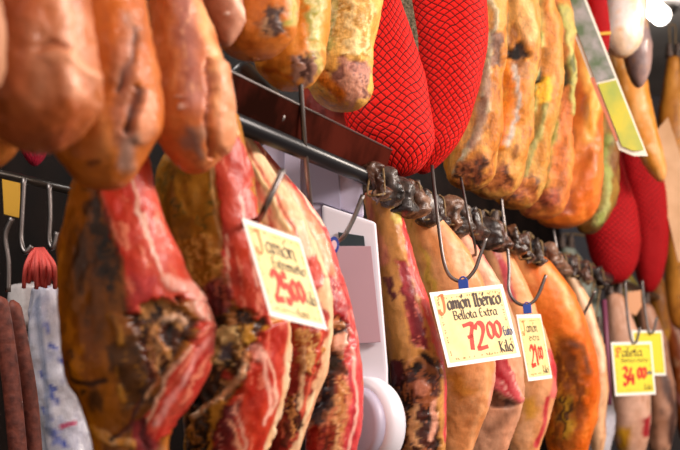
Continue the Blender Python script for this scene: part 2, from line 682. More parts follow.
# ------------------------------------------------------------------ LOWER ROW
ham('dark brown cured ham with long red lean strip, leftmost in the lower row', 2.36,
    [(88, 82), (84, 140), (76, 172), (66, 200), (60, 235), (57, 280), (58, 315), (63, 345), (66, 372), (76, 392), (82, 410), (88, 430), (94, 455), (108, 500), (120, 545)],
    [(128, 82), (140, 130), (149, 165), (156, 205), (170, 245), (188, 280), (206, 303), (213, 335), (207, 370), (192, 395), (178, 415), (166, 440), (168, 470), (170, 500), (165, 545)],
    70, .085, ['#6e3c12', '#a8621e', '#2a180c', .75], [
        ln([(62, 240), (60, 300), (66, 360), (84, 405), (95, 450)], 8, ['#a65c18', '#c87a2c', '#6a3a10'], f=6),
        pg([(92, 190), (104, 195), (118, 240), (130, 285), (122, 300), (108, 280), (97, 240)], ['#22150e', '#3a2414', '#7a4818'], f=6, warp=6),
        pg([(62, 320), (80, 310), (100, 330), (110, 370), (90, 400), (72, 380)], ['#8a4a14', '#c07426', '#3a200e'], f=8, warp=6, sv=.08),
        pg([(118, 345), (148, 330), (156, 400), (130, 412)], ['#2a180f', '#5a3414', '#8a5a24'], f=6, warp=6),
        ln([(82, 380), (100, 385), (112, 382)], 3, ['#3a1c0c'], f=2),
        ln([(126, 388), (130, 400)], 2.5, ['#d8a050', '#a86a28'], h=3),
        ln([(120, 320), (128, 345)], 4, ['#b8803c', '#8a5020'], h=3, warp=4),
        ln([(96, 428), (118, 440), (145, 444)], 4, ['#c8843c', '#e0b080'], h=2, warp=3),
        pg([(103, 186), (98, 110), (136, 110), (150, 160), (160, 205), (176, 248), (196, 282), (206, 300), (186, 306), (160, 306), (148, 318), (137, 316), (130, 272), (116, 232)],
           ['#bc3628', '#d0503c', '#e88468'], f=1.5, warp=2, ang=68, sv=.12, su=.02, h=4),
        ln([(128, 165), (140, 210), (152, 240), (160, 268), (170, 285)], 1.6, ['#f2b49c', '#f6cdb8'], f=1.5, warp=3),
        ln([(150, 240), (145, 220)], 2.5, ['#f2b49c'], f=1.5),
        ln([(102, 186), (114, 226), (128, 266), (134, 300)], 1.5, ['#6a2018', '#b86a3c'], f=1),
        ln([(152, 172), (162, 212), (176, 250), (192, 280)], 1.2, ['#f0c8a0'], f=1),
        pg([(138, 280), (160, 278), (158, 304), (138, 315)], ['#a02428', '#c84a44'], f=4, warp=4),
        ln([(170, 284), (190, 289), (203, 306), (209, 322)], 6, ['#f0a898', '#e88c78', '#f8ccb8'], f=3, warp=3, h=3),
        pg([(136, 322), (152, 308), (175, 300), (192, 306), (201, 325), (197, 345), (182, 362), (166, 378), (154, 352), (146, 340)],
           CRAG, f=2, warp=5, h=-13, r=6, su=.045, sv=.07),
        pg([(158, 322), (168, 330), (172, 352), (166, 374), (158, 350)], ['#c8834c', '#e0aa78', '#6a3a20'], f=2, warp=4, h=4),
        ln([(174, 322), (186, 318), (192, 326)], 3.5, ['#d8a888', '#f0c8a8'], f=2, warp=3, h=4),
        pg([(164, 336), (182, 324), (188, 340), (176, 352)], ['#1a0c08', '#4a2418'], f=2, warp=3, h=-6),
        pg([(215, 325), (208, 370), (192, 398), (170, 430), (154, 446), (146, 440), (150, 418), (162, 398), (176, 372), (196, 345), (203, 322)],
           ['#b4322a', '#cc5040', '#e88870'], f=1.5, warp=2, ang=122, su=.02, sv=.14, h=3),
        ln([(206, 340), (192, 372), (170, 404), (158, 424)], 2.2, ['#f0a8a0', '#e88880'], f=2),
        ln([(196, 348), (176, 374), (160, 400), (150, 424)], 1.2, ['#ecb498'], f=1),
        ln([(152, 345), (156, 372), (150, 396), (128, 428), (112, 440)], 2.2, ['#2a120e', '#5a2418'], f=2, warp=5, h=-4),
        ln([(156, 352), (162, 378), (156, 400)], 1.5, ['#e0a880', '#a05838'], f=1.2, warp=4),
        pg([(136, 420), (150, 418), (158, 445), (140, 470)], ['#5a1a1c', '#8a3030'], f=2, warp=3),
    ], mat=M_FLESH, seed=3, lump=.006, rough=.0009, res=1.5, lean=.02)

ham('gold-brown cured ham with red cut face, left of the 25 euro tag', 2.60,
    [(196, 110), (180, 140), (160, 160), (156, 200), (165, 250), (175, 290), (180, 330), (178, 380), (180, 450), (195, 520)],
    [(236, 110), (242, 140), (250, 170), (258, 210), (270, 250), (282, 295), (289, 330), (289, 370), (280, 410), (268, 450), (260, 520)],
    60, .085, ['#a86c2a', '#d09040', '#6a4820', .5], [
        pg([(155, 160), (180, 160), (215, 180), (222, 240), (205, 245), (170, 225)], ['#96682a', '#b98238', '#6a5c2a'], f=6, warp=6, sv=.08),
        pg([(165, 250), (215, 240), (225, 275), (215, 300), (185, 290)], ['#d09048', '#e4ac64', '#a86c2c'], f=6, warp=5, h=5, r=3),
        pg([(213, 150), (238, 140), (250, 170), (256, 215), (266, 250), (274, 300), (272, 330), (246, 318), (232, 300), (225, 260), (222, 210)],
           ['#ac2e22', '#c44834', '#e08068'], f=1.5, warp=2, ang=78, su=.015, sv=.17, h=3),
        ln([(212, 165), (220, 210), (224, 262)], 1.5, ['#e0b070', '#f0cc98'], f=1.2),
        ln([(228, 240), (234, 290)], 1, ['#f0b8a0'], f=1),
        ln([(240, 200), (250, 250), (258, 290)], 1.2, ['#f4b8a8'], f=1.2),
        pg([(207, 290), (224, 282), (238, 296), (236, 318), (216, 324), (205, 310)], ['#4a1418', '#8a3434', '#c06a58'], f=3, warp=3, h=4, r=3),
        pg([(178, 340), (195, 325), (212, 318), (240, 312), (268, 322), (266, 346), (250, 372), (240, 392), (214, 404), (205, 460), (178, 480)],
           ['#1c100b', '#4a2a18', '#b07848'], f=2, warp=6, h=-8, r=9, su=.045, sv=.065),
        pg([(212, 338), (226, 328), (240, 334), (244, 350), (232, 366), (214, 362)], ['#d8a868', '#f0cc90', '#9a7048'], f=2.5, warp=5, h=8, r=5, su=.06, sv=.08),
        pg([(224, 346), (236, 344), (236, 362), (226, 360)], ['#6a6068', '#9a8c90', '#3a2c2c'], f=2, warp=3, h=-3),
        pg([(240, 328), (256, 326), (262, 338), (250, 350), (242, 342)], ['#e0b060', '#c08838', '#5a3818'], f=2, warp=4, h=4),
        ln([(226, 376), (240, 380)], 3.5, ['#8a1c16', '#b83828'], f=2, warp=4),
        pg([(182, 400), (200, 395), (212, 430), (205, 470), (182, 470)], ['#3a2010', '#c07a38', '#1c100a'], f=3, warp=5, r=8, su=.08, sv=.12, ang=110),
        pg([(258, 338), (286, 318), (290, 350), (288, 385), (276, 425), (262, 460), (250, 520), (215, 520), (216, 440), (226, 408), (246, 384), (252, 360)],
           ['#b43024', '#cc4632', '#e47860'], f=1.5, warp=2, ang=100, su=.03, sv=.12, h=5),
        pg([(216, 430), (226, 408), (240, 400), (240, 450), (228, 500), (214, 500)], ['#5a1418', '#a03430', '#d88a78'], f=3, warp=5),
        pg([(252, 348), (262, 344), (268, 358), (256, 362)], ['#ecA090', '#f4b8a4'], f=2.5, warp=3),
        ln([(250, 352), (246, 376), (226, 396), (206, 408), (196, 414)], 3, ['#f0b890', '#e09868', '#f8d4b0'], f=1.8, warp=3, h=5),
        ln([(262, 352), (268, 375), (270, 400), (266, 425)], 1.8, ['#f8b8a4'], f=1.4, warp=3),
        ln([(266, 354), (274, 385), (272, 415)], 1.2, ['#f8c0a8'], f=1.2, warp=3),
        ln([(238, 405), (250, 430), (246, 460)], 1.5, ['#f0a890'], f=1.4, warp=5),
        ln([(230, 420), (240, 450)], 1.5, ['#e8a080'], f=1.2, warp=5),
        ln([(270, 250), (282, 295), (289, 330), (288, 372), (278, 412), (266, 450)], 2.8, ['#f6d2ae', '#eec094'], f=1.2, warp=1, h=1),
    ], mat=M_FLESH, seed=8, lump=.006, rough=.0009, res=1.5, lean=.08)

ham('cured ham edged with thick cream fat, behind the 25 euro tag', 2.84,
    [(228, 128), (232, 160), (238, 220), (250, 280), (262, 330), (266, 380), (264, 430), (270, 500)],
    [(246, 128), (266, 160), (286, 187), (306, 217), (321, 250), (331, 290), (333, 330), (327, 370), (313, 410), (300, 450), (292, 500)],
    50, .08, ['#f4caa2', '#ecb48c', '#dc8e6c', .6], [
        ln([(238, 140), (262, 180), (288, 235)], 2.0, ['#fae0b0', '#f4d098'], f=1.5, warp=2, h=3),
        ln([(246, 150), (268, 186), (296, 236), (312, 290)], 2.2, ['#b8503a', '#d88060'], f=2, warp=3),
        ln([(252, 180), (268, 220), (280, 250)], 3.2, ['#d06a50', '#b84434'], f=3, warp=4),
        ln([(250, 140), (284, 186), (304, 218), (319, 252), (329, 292), (331, 330)], 2.0, ['#f8d8b0'], f=1.5),
        pg([(306, 262), (318, 258), (326, 276), (322, 294), (310, 290)], ['#a02a24', '#cc5040'], f=2, warp=3),
        pg([(250, 250), (300, 300), (322, 306), (330, 320), (326, 360), (308, 405), (292, 450), (286, 500), (262, 500), (262, 300)],
           ['#7c1c18', '#b0382c', '#d87058'], f=3, warp=4, ang=100, su=.03, sv=.12),
        pg([(300, 336), (318, 330), (322, 350), (308, 375), (298, 360)], ['#ecc088', '#c88a50', '#a04830'], f=3, warp=6, h=3, r=3),
        ln([(308, 350), (302, 380), (296, 410)], 2.4, ['#f4c8a0', '#e8a880'], f=1.5, warp=5),
        ln([(322, 332), (316, 370), (304, 405), (292, 440)], 1.6, ['#c83c30', '#e06a54'], f=1.5),
        ln([(331, 300), (332, 335), (325, 370), (311, 408), (298, 445)], 1.6, ['#f8dcb4', '#e8b890'], f=1.2),
        pg([(286, 400), (302, 392), (298, 430), (284, 450)], ['#2c120e', '#6a2a1c', '#c08050'], f=2, warp=5, r=4),
    ], mat=M_FLESH, seed=14, res=1.5, lean=.08, lump=.004)

ham('narrow cured ham with red rim and painted glisten, in front of the white scale', 3.04,
    [(240, 136), (250, 165), (265, 200), (285, 250), (300, 300), (308, 350), (306, 400), (304, 450), (312, 520)],
    [(254, 136), (284, 172), (306, 198), (326, 228), (341, 265), (351, 300), (357, 330), (363, 370), (363, 415), (357, 450), (350, 520)],
    50, .075, ['#d87858', '#e89c78', '#a83830', .6], [
        ln([(254, 142), (270, 158), (288, 178)], 7, ['#7c2420', '#a84438', '#e0a080'], f=3, warp=4),
        ln([(288, 178), (308, 202), (326, 232), (340, 268), (350, 305), (356, 335)], 4, ['#c03038', '#d85a58', '#f4a8a0'], f=2.5, warp=2, ang=60),  # red rim, its white glisten painted in as pale flecks
        ln([(270, 170), (296, 206), (316, 244), (330, 290)], 3, ['#f4c8a4', '#f8dcc0'], f=2.5, warp=3),
        ln([(284, 174), (304, 198), (323, 228)], 1.2, ['#fae0c8'], f=1.2),
        pg([(318, 270), (345, 285), (354, 330), (330, 330)], ['#9a2428', '#c84844', '#e89888'], f=3, warp=4, ang=70),
        pg([(312, 330), (330, 320), (346, 324), (354, 345), (350, 372), (336, 380), (312, 420), (304, 400)],
           ['#1c0f0c', '#5a2a1c', '#c07a50'], f=2, warp=5, h=-6, r=7, su=.06, sv=.08),
        pg([(334, 338), (345, 334), (350, 346), (344, 356), (334, 352)], ['#f0b8a0', '#e09478', '#b86048'], f=1.5, warp=2, h=7),
        ln([(318, 334), (332, 328), (346, 328)], 2.4, ['#d8a070', '#a06840'], f=1.5, warp=3, h=4),
        pg([(314, 380), (332, 372), (342, 396), (326, 425), (308, 430)], ['#2a2026', '#4a3838', '#8a5a48'], f=2, warp=4, r=4),
        pg([(330, 378), (346, 374), (346, 420), (338, 460), (316, 470), (320, 430), (334, 410)], ['#c8804c', '#e8b080', '#8a3c28'], f=2, warp=5, r=3),
        pg([(344, 350), (358, 330), (364, 370), (364, 415), (356, 460), (340, 500), (344, 440), (350, 400)], ['#b02a34', '#d85050', '#f0a098'], f=1.5, warp=2, ang=95, su=.02),
        ln([(352, 350), (356, 400), (350, 450)], 1.3, ['#f4b8a8'], f=1.2, warp=2),
        pg([(300, 430), (336, 425), (330, 500), (300, 500)], ['#5a1412', '#90261e', '#c86048'], f=3, warp=4),
    ], mat=M_FLESH, seed=21, res=1.5, lean=.02, lump=.004)

ham('cured ham with ochre skin and dark bone crater, just right of the white scale', 3.46,
    [(362, 190), (368, 225), (374, 260), (378, 300), (384, 340), (390, 370), (392, 410), (390, 450), (400, 505)],
    [(396, 190), (406, 228), (417, 270), (430, 308), (441, 345), (446, 380), (447, 420), (446, 450), (438, 505)],
    50, .07, ['#bc8048', '#d09458', '#8e5c2c', .6], [
        pg([(384, 188), (396, 190), (404, 222), (396, 226)], ['#c8b84c', '#e8cc70'], f=3, warp=3),
        ln([(366, 192), (372, 225), (384, 262)], 4, ['#b8605c', '#d88868'], f=3, warp=3),
        pg([(382, 278), (392, 276), (396, 296), (388, 304)], ['#4a1c20', '#7a3a34'], f=2, warp=4),
        pg([(396, 262), (404, 262), (420, 312), (430, 350), (412, 350), (402, 310)], ['#6a1820', '#a03438', '#c86a5c'], f=2, warp=3, ang=70, h=-2),
        pg([(388, 365), (402, 358), (408, 376), (398, 392), (390, 390)], ['#3a1418', '#64282a'], f=2, warp=4),
        pg([(398, 200), (408, 225), (421, 270), (436, 312), (447, 350), (448, 385), (438, 360), (424, 318), (408, 270)],
           ['#c83c3c', '#e06a60', '#f4b0a0'], f=1.5, warp=1.5, ang=70),
        pg([(396, 392), (410, 364), (424, 356), (438, 362), (442, 385), (434, 404), (440, 450), (424, 505), (394, 505)],
           ['#20100c', '#4c2016', '#9a5838'], f=2, warp=5, h=-5, r=5, su=.06, sv=.08),
        pg([(412, 382), (422, 378), (428, 388), (422, 398), (412, 396)], ['#a05840', '#c88064', '#7a3828'], f=2, warp=2, h=7),
        ln([(404, 368), (420, 362), (434, 372)], 2.2, ['#c88a58', '#8a5030'], f=1.5, warp=4, h=4),
        pg([(404, 412), (416, 408), (420, 450), (408, 480)], ['#d8a070', '#b87c50', '#4a2418'], f=2, warp=5, r=4),
        ln([(444, 360), (447, 400), (446, 440)], 3.5, ['#d0404c', '#e87878'], f=2, warp=1.5),
        ln([(434, 404), (430, 440)], 2.5, ['#ecaa90'], f=1.5, warp=3),
    ], mat=M_FLESH, seed=27, res=1.5, lean=.08, lump=.003)

ham('broad cured ham with smooth peach skin, behind the 72 euro tag', 3.70,
    [(396, 202), (404, 230), (414, 262), (428, 305), (440, 345), (440, 400), (440, 450), (448, 495)],
    [(420, 202), (446, 222), (470, 252), (486, 285), (492, 325), (494, 365), (492, 400), (480, 430), (472, 455), (466, 495)],
    40, .08, ['#e69a66', '#f0b080', '#d4804c', .5], [
        ln([(400, 206), (416, 245), (432, 300)], 5, ['#e8c060', '#f0b070', '#c89048'], f=4, warp=4),
        ln([(418, 206), (446, 240), (466, 280)], 5, ['#f0a880', '#f8c8a0'], f=5, warp=3),
        pg([(444, 375), (462, 372), (470, 392), (456, 404)], ['#c87a3c', '#d8904c'], f=6, warp=5),
        ln([(490, 330), (493, 370), (488, 405)], 2.5, ['#e8a890', '#d88a70'], f=2),
    ], mat=M_SKIN, seed=33, res=1.6, lean=.12, lump=.005)

ham('dull pink cured ham with red lean wedge, under the right corner of the 72 tag', 4.02,
    [(434, 215), (444, 250), (456, 300), (466, 350), (468, 400), (466, 440), (474, 490)],
    [(452, 215), (480, 248), (500, 285), (514, 320), (521, 350), (524, 385), (520, 415), (510, 440), (500, 490)],
    40, .07, ['#d89878', '#e4ac8c', '#b47c60', .5], [
        ln([(470, 240), (492, 275), (508, 318)], 3, ['#e8a080', '#f0c0a0'], f=3),
        ln([(476, 236), (490, 262)], 5, ['#e0807c', '#d06060', '#f0b0a0'], f=3),
        pg([(486, 350), (498, 350), (510, 370), (521, 400), (516, 404), (500, 396), (488, 384)], ['#b02c34', '#d86468', '#f0a8a0'], f=1.2, warp=1.5, ang=62, su=.02, h=5),
        pg([(486, 384), (500, 396), (516, 404), (506, 410), (484, 406)], ['#3a1c14', '#6a3c28'], f=1.5, warp=2, h=-3),
        pg([(508, 352), (521, 345), (524, 385), (518, 400)], ['#d8a080', '#c89070'], f=2),
        ln([(486, 430), (510, 410)], 5, ['#a07058', '#b88468'], f=5),
    ], mat=M_SKIN, seed=39, res=1.6, lean=.1)

ham('cured ham with yellowish skin and thin red rim, behind the 21 euro tag', 4.50,
    [(480, 228), (484, 260), (494, 300), (506, 350), (512, 400), (508, 440), (512, 480)],
    [(496, 228), (516, 262), (534, 300), (548, 340), (556, 365), (556, 395), (548, 425), (540, 445), (532, 480)],
    30, .07, ['#e8a070', '#eeb084', '#cc8450', .5], [
        ln([(484, 232), (500, 262), (512, 300)], 4, ['#d86a68', '#c85058', '#f0b0a8'], f=2),
        ln([(548, 352), (554, 378), (550, 395)], 4, ['#c03a40', '#e07870'], f=1.5),
        ln([(546, 398), (542, 425), (534, 445)], 3, ['#c03c40', '#d86060'], f=1.5),
        pg([(520, 400), (532, 396), (536, 412), (524, 420)], ['#e0a050', '#c08038'], f=4),
    ], mat=M_SKIN, seed=44, res=1.6, lean=.08)

ham('large bright orange cured ham with brown sunken middle, right of the 21 euro tag', 4.86,
    [(506, 248), (500, 280), (510, 320), (536, 360), (544, 400), (546, 440), (556, 480)],
    [(534, 248), (556, 268), (573, 290), (586, 318), (597, 355), (601, 390), (598, 420), (590, 445), (580, 480)],
    30, .085, ['#d8662a', '#e67e3e', '#c25822', .5], [
        ln([(520, 262), (532, 290)], 6, ['#c86a3c', '#e8965c'], f=5),
        ln([(530, 252), (556, 285), (574, 325)], 3, ['#f4a868', '#f8b880'], f=4),
        pg([(548, 335), (566, 340), (580, 372), (582, 410), (574, 450), (552, 455), (544, 410)], ['#6a3414', '#9a5020', '#b87030'], f=7, warp=4, h=-6),
        pg([(554, 400), (570, 395), (572, 430), (556, 440)], ['#8a6028', '#b88838', '#4a2a10'], f=4, warp=5, r=2),
        ln([(560, 345), (578, 350), (584, 372)], 4, ['#5a2c14', '#8a4820'], f=4),
    ], mat=M_SKIN, seed=49, res=1.6, lean=.1, lump=.004)

# more of the lower row, far to the right
SM = dict(res=2.2)
ham('slim pale cured ham leaning right of the big orange ham', 5.6,
    [(560, 268), (572, 300), (582, 340), (590, 390), (590, 460)], [(572, 268), (590, 300), (603, 345), (608, 390), (604, 460)],
    30, .05, ['#e8b890', '#d89a70', '#a86a50'], [ln([(572, 280), (592, 320), (602, 370)], 2, ['#f8d8b8'])], seed=55, res=2)
ham('pale pink cured ham hanging directly under the yellow 34 euro tag', 6.25,
    [(606, 292), (608, 340), (610, 380), (612, 420), (618, 462)], [(622, 292), (640, 340), (650, 380), (651, 420), (646, 462)],
    25, .07, ['#cfa088', '#dcb09a', '#b88060'], [
        pg([(638, 418), (650, 414), (648, 436), (640, 436)], ['#a8202c', '#7a2020'], f=2),
        pg([(616, 428), (628, 425), (626, 450), (616, 450)], ['#d8a040', '#c08830'], f=4)], seed=57, res=2)
ham('brown-grey cured ham at the right end of the lower row', 6.9,
    [(634, 302), (642, 340), (648, 380), (648, 420), (650, 462)], [(650, 302), (666, 340), (675, 385), (676, 420), (668, 462)],
    25, .07, ['#a07058', '#c09078', '#4a2c24'], [
        ln([(660, 380), (672, 405), (668, 440)], 4, ['#3a2420', '#5a3a30'], f=2)], seed=58, res=2)
ham('reddish cured ham cut off by the right edge of the photo', 7.5,
    [(654, 305), (664, 340), (670, 380), (676, 420), (682, 452)], [(672, 305), (690, 340), (700, 380), (700, 420), (694, 452)],
    25, .08, ['#7a3a20', '#a85a30', '#c8a080'], [
        ln([(662, 380), (678, 400), (690, 415)], 3, ['#d8a898', '#c88078'], f=2)], seed=59, res=2)
ham('white plastic wrapped ham low between orange and pale pink hams', 5.95,
    [(588, 330), (586, 370), (585, 420), (584, 470)], [(598, 330), (606, 375), (615, 415), (612, 470)], 50, .06,
    ['#d0ccd4', '#c0bcc8', '#a8a4b0'], [], mat=M_WRAP, seed=60, res=2)

# ------------------------------------------------------------------ UPPER ROW
def up(label, Y, L, R, cap, thick, base, strokes=(), **k):
    t = W(0, 0, Y)
    ytop = 400 - (UPPER_Z - .14 - 1.5) * F / Y
    cx = (L[0][0] + R[0][0]) / 2
    hw = .03 * F / Y
    y0 = L[0][1]
    L = [(cx - hw, ytop), (cx - hw * 1.2, ytop * .75 + y0 * .25)] + list(L)
    R = [(cx + hw, ytop), (cx + hw * 1.2, ytop * .75 + y0 * .25)] + list(R)
    return ham(label, Y, L, R, cap, thick, base, strokes, upper=True, **k)


UO = ['#c8763a', '#dc8f50', '#b4602a', .5]
up('orange ham barely showing at the left edge of the photo, upper row', 1.72,
   [(-60, -20), (-70, 20), (-60, 60), (-50, 95)], [(-4, -20), (6, 20), (7, 55), (2, 95)], 40, .07, ['#c89070', '#d8a080', '#a87050'], seed=70, res=3)
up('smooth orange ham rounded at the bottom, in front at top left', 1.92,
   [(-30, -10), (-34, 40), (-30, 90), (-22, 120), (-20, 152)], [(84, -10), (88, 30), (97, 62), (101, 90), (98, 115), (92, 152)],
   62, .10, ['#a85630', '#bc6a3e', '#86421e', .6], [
       ln([(62, 0), (78, 30), (84, 60), (88, 100)], 9, ['#f0a27c', '#f8b898', '#d88858'], f=9, h=3),  # pinkish highlight painted along the right side
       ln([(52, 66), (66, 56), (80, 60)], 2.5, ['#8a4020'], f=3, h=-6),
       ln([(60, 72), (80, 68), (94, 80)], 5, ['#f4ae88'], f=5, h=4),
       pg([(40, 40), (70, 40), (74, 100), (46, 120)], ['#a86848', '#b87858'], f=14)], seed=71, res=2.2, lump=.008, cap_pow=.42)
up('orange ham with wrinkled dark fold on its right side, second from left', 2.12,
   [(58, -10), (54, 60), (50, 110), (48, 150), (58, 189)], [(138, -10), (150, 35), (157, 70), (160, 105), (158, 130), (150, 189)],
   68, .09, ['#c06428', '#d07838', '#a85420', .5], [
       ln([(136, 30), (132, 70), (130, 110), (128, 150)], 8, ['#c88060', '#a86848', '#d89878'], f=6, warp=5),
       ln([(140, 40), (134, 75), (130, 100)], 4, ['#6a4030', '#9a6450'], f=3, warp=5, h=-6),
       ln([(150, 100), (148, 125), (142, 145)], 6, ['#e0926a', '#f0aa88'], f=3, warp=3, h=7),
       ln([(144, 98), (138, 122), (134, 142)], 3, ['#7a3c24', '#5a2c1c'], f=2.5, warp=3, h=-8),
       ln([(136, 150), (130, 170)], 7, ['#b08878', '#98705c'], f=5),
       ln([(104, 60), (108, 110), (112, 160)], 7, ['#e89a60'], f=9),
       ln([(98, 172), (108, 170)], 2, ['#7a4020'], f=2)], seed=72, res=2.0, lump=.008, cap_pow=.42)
up('peach ham with small pale blisters, third from left at top', 2.36,
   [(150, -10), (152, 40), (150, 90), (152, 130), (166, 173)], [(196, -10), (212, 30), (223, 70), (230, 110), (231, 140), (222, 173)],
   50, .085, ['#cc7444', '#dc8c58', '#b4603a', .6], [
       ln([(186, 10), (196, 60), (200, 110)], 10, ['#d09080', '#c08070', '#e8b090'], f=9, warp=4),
       ln([(200, 10), (214, 60), (222, 120)], 4, ['#f4b880', '#f8c898'], f=5, warp=3),  # peach highlight painted down the right flank
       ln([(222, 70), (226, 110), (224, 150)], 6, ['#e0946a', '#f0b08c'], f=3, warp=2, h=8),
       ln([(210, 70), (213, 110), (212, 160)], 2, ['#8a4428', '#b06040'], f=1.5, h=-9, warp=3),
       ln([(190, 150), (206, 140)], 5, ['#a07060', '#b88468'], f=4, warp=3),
       ln([(182, 108), (182.5, 108)], 1.8, ['#fce0d0'], f=.8, h=4), ln([(186, 116), (187, 117)], 2.2, ['#fce0d0'], f=.8, h=4),  # small pale raised dots
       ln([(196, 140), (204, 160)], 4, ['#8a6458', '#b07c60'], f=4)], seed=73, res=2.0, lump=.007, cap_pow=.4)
up('small pink ham tip at the top edge, right of the blistered peach ham', 2.52,
   [(188, -10), (198, 10), (208, 28), (216, 46)], [(238, -10), (243, 10), (244, 24), (236, 46)], 26, .06,
   ['#b07860', '#c89078', '#8a5a48', .6], [ln([(232, 0), (242, 20)], 4, ['#ecb498', '#f8cdb4'], f=2.5, h=3), ln([(206, 20), (214, 38)], 4, ['#6a5450'], f=4),
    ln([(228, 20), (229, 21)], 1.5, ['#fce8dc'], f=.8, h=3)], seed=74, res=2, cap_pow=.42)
up('orange ham with blackish mould patch, right of the pink ham tip', 2.68,
   [(230, -10), (222, 20), (218, 45), (220, 59)], [(298, -10), (298, 15), (294, 35), (286, 59)], 26, .075,
   ['#cc7434', '#dc8a48', '#a85828', .6], [
       pg([(266, 18), (286, 14), (288, 40), (270, 46), (262, 34)], ['#4a342c', '#7a5a4c', '#b08a68'], f=3, warp=5, r=3),
       ln([(288, -10), (293, 15), (291, 30)], 4, ['#b0a858', '#d0b870', '#7a7a40'], f=2.5, warp=4)], seed=75, res=1.8, lump=.006, cap_pow=.4)
up('ham with greenish mould stripe and dark tip, in the middle of the mouldy trio', 2.90,
   [(276, -10), (264, 25), (256, 50), (254, 66), (262, 90)], [(330, -10), (330, 20), (326, 50), (324, 70), (318, 90)], 30, .08,
   ['#d88434', '#e89c4c', '#b86828', .5], [
       pg([(305, -10), (322, -10), (326, 70), (312, 78), (308, 30)], ['#c8b870', '#a8a050', '#e0cc90'], f=4, warp=5, r=2),
       pg([(290, 70), (306, 62), (320, 64), (314, 86), (294, 88)], ['#7a5a50', '#a07868', '#4a2c24'], f=3, warp=5, r=3),
       ln([(268, 74), (290, 84)], 2, ['#b86028'], f=2)], seed=76, res=1.6, lump=.006, cap_pow=.4)
up('ham covered in thick yellow mould and fat, right beside the front red net ham', 3.18,
   [(314, -10), (312, 30), (306, 60), (304, 80), (314, 110)], [(382, -10), (380, 15), (374, 40), (373, 75), (374, 110)], 28, .085,
   ['#dca050', '#ecc070', '#b87c3c', .6], [
       pg([(312, -10), (345, -10), (340, 30), (330, 60), (314, 60)], ['#d0b468', '#9c9a50', '#e8cc88'], f=4, warp=5, r=3),
       pg([(340, -10), (372, -10), (370, 60), (345, 65), (335, 45)], ['#ecc078', '#f8dca0', '#c89850'], f=3, warp=5, h=3, r=3),
       pg([(328, 78), (348, 66), (370, 72), (368, 100), (345, 108), (330, 100)], ['#b07868', '#c89078', '#7a4c40'], f=3, warp=5, r=3, h=-2),
       ln([(314, 66), (326, 90), (342, 104)], 5, ['#e08840', '#d0742c'], f=3, warp=3),
       pg([(316, 44), (326, 48), (324, 66), (316, 64)], ['#4a2818', '#7a4828'], f=2.5, warp=4),
       pg([(348, -12), (372, -12), (368, 8), (354, 10)], ['#8a6a60', '#a8887c'], f=3, warp=3)], mat=M_CRAG, seed=77, res=1.5, lump=.006, cap_pow=.36)

# red netted hams
NET1 = netmat('red_net', '#f21c14', 24, 54, line='#2a0404', lw=.10)
NET2 = netmat('red_net_far', '#b80a14', 24, 50, line='#5a060c')


def netham(label, Y, L, R, cap, thick, m, **k):
    e = up(label, Y, L, R, cap, thick, ['#f03028'] * 3, group=None, mat=m, uv=True, name='netted_ham', cat='ham', lump=.003, rough=0, **k)
    return e


netham('bright red netted ham, front one of the two beside the mouldy trio', 3.50,
       [(366, -10), (358, 40), (350, 80), (342, 105), (346, 130), (366, 176)], [(397, -10), (410, 30), (421, 62), (429, 95), (434, 125), (437, 146), (436, 176)],
       46, .085, NET1, seed=81, res=2, cap_pow=.40)
netham('ham in bright red cloth and black net, rear one tucked behind the other', 3.82,
       [(402, -10), (412, 40), (418, 80), (418, 110), (412, 140), (404, 174)], [(486, -10), (489, 20), (487, 50), (479, 90), (468, 125), (456, 150), (440, 174)],
       40, .085, NET1, seed=82, res=2, cap_pow=.45)
fo = prism('foil_band', [(396, -12), (410, -12), (418, 36), (419, 60), (414, 52), (404, 20)], 3.60, .004, plain('foil', '#a89a80', .25, .8, '#4a4a38', 150), None, 0)
tag(fo, 'gold-grey foil strip hanging between the two bright red netted hams', 'label strip')

# Iberian group right of nets
UM = ['#c67c3a', '#d89c58', '#8a5230', .7]
up('tall amber ham with pale ridged edge, first right of the bright red netted hams', 4.10,
   [(470, -10), (468, 60), (458, 120), (446, 160), (448, 190)], [(508, -10), (506, 60), (500, 120), (498, 160), (494, 190)], 24, .075, UM, [
       ln([(486, -10), (490, 40), (486, 80), (474, 140), (462, 172)], 3.5, ['#c8b890', '#a89878', '#e8dcc0'], f=2, warp=6, h=7),
       pg([(485, 40), (500, 36), (504, 66), (488, 72)], ['#5a3c2c', '#8a6450'], f=3, warp=4, h=-4),
       ln([(484, 75), (478, 120), (470, 150)], 4, ['#7a5444', '#a07c64'], f=3, warp=4),
       pg([(450, 168), (480, 162), (488, 186), (454, 190)], ['#8a5038', '#c07848', '#4a2c20'], f=5, warp=5, r=3)], mat=M_CRAG, seed=83, res=1.7, lump=.012, cap_pow=.36)
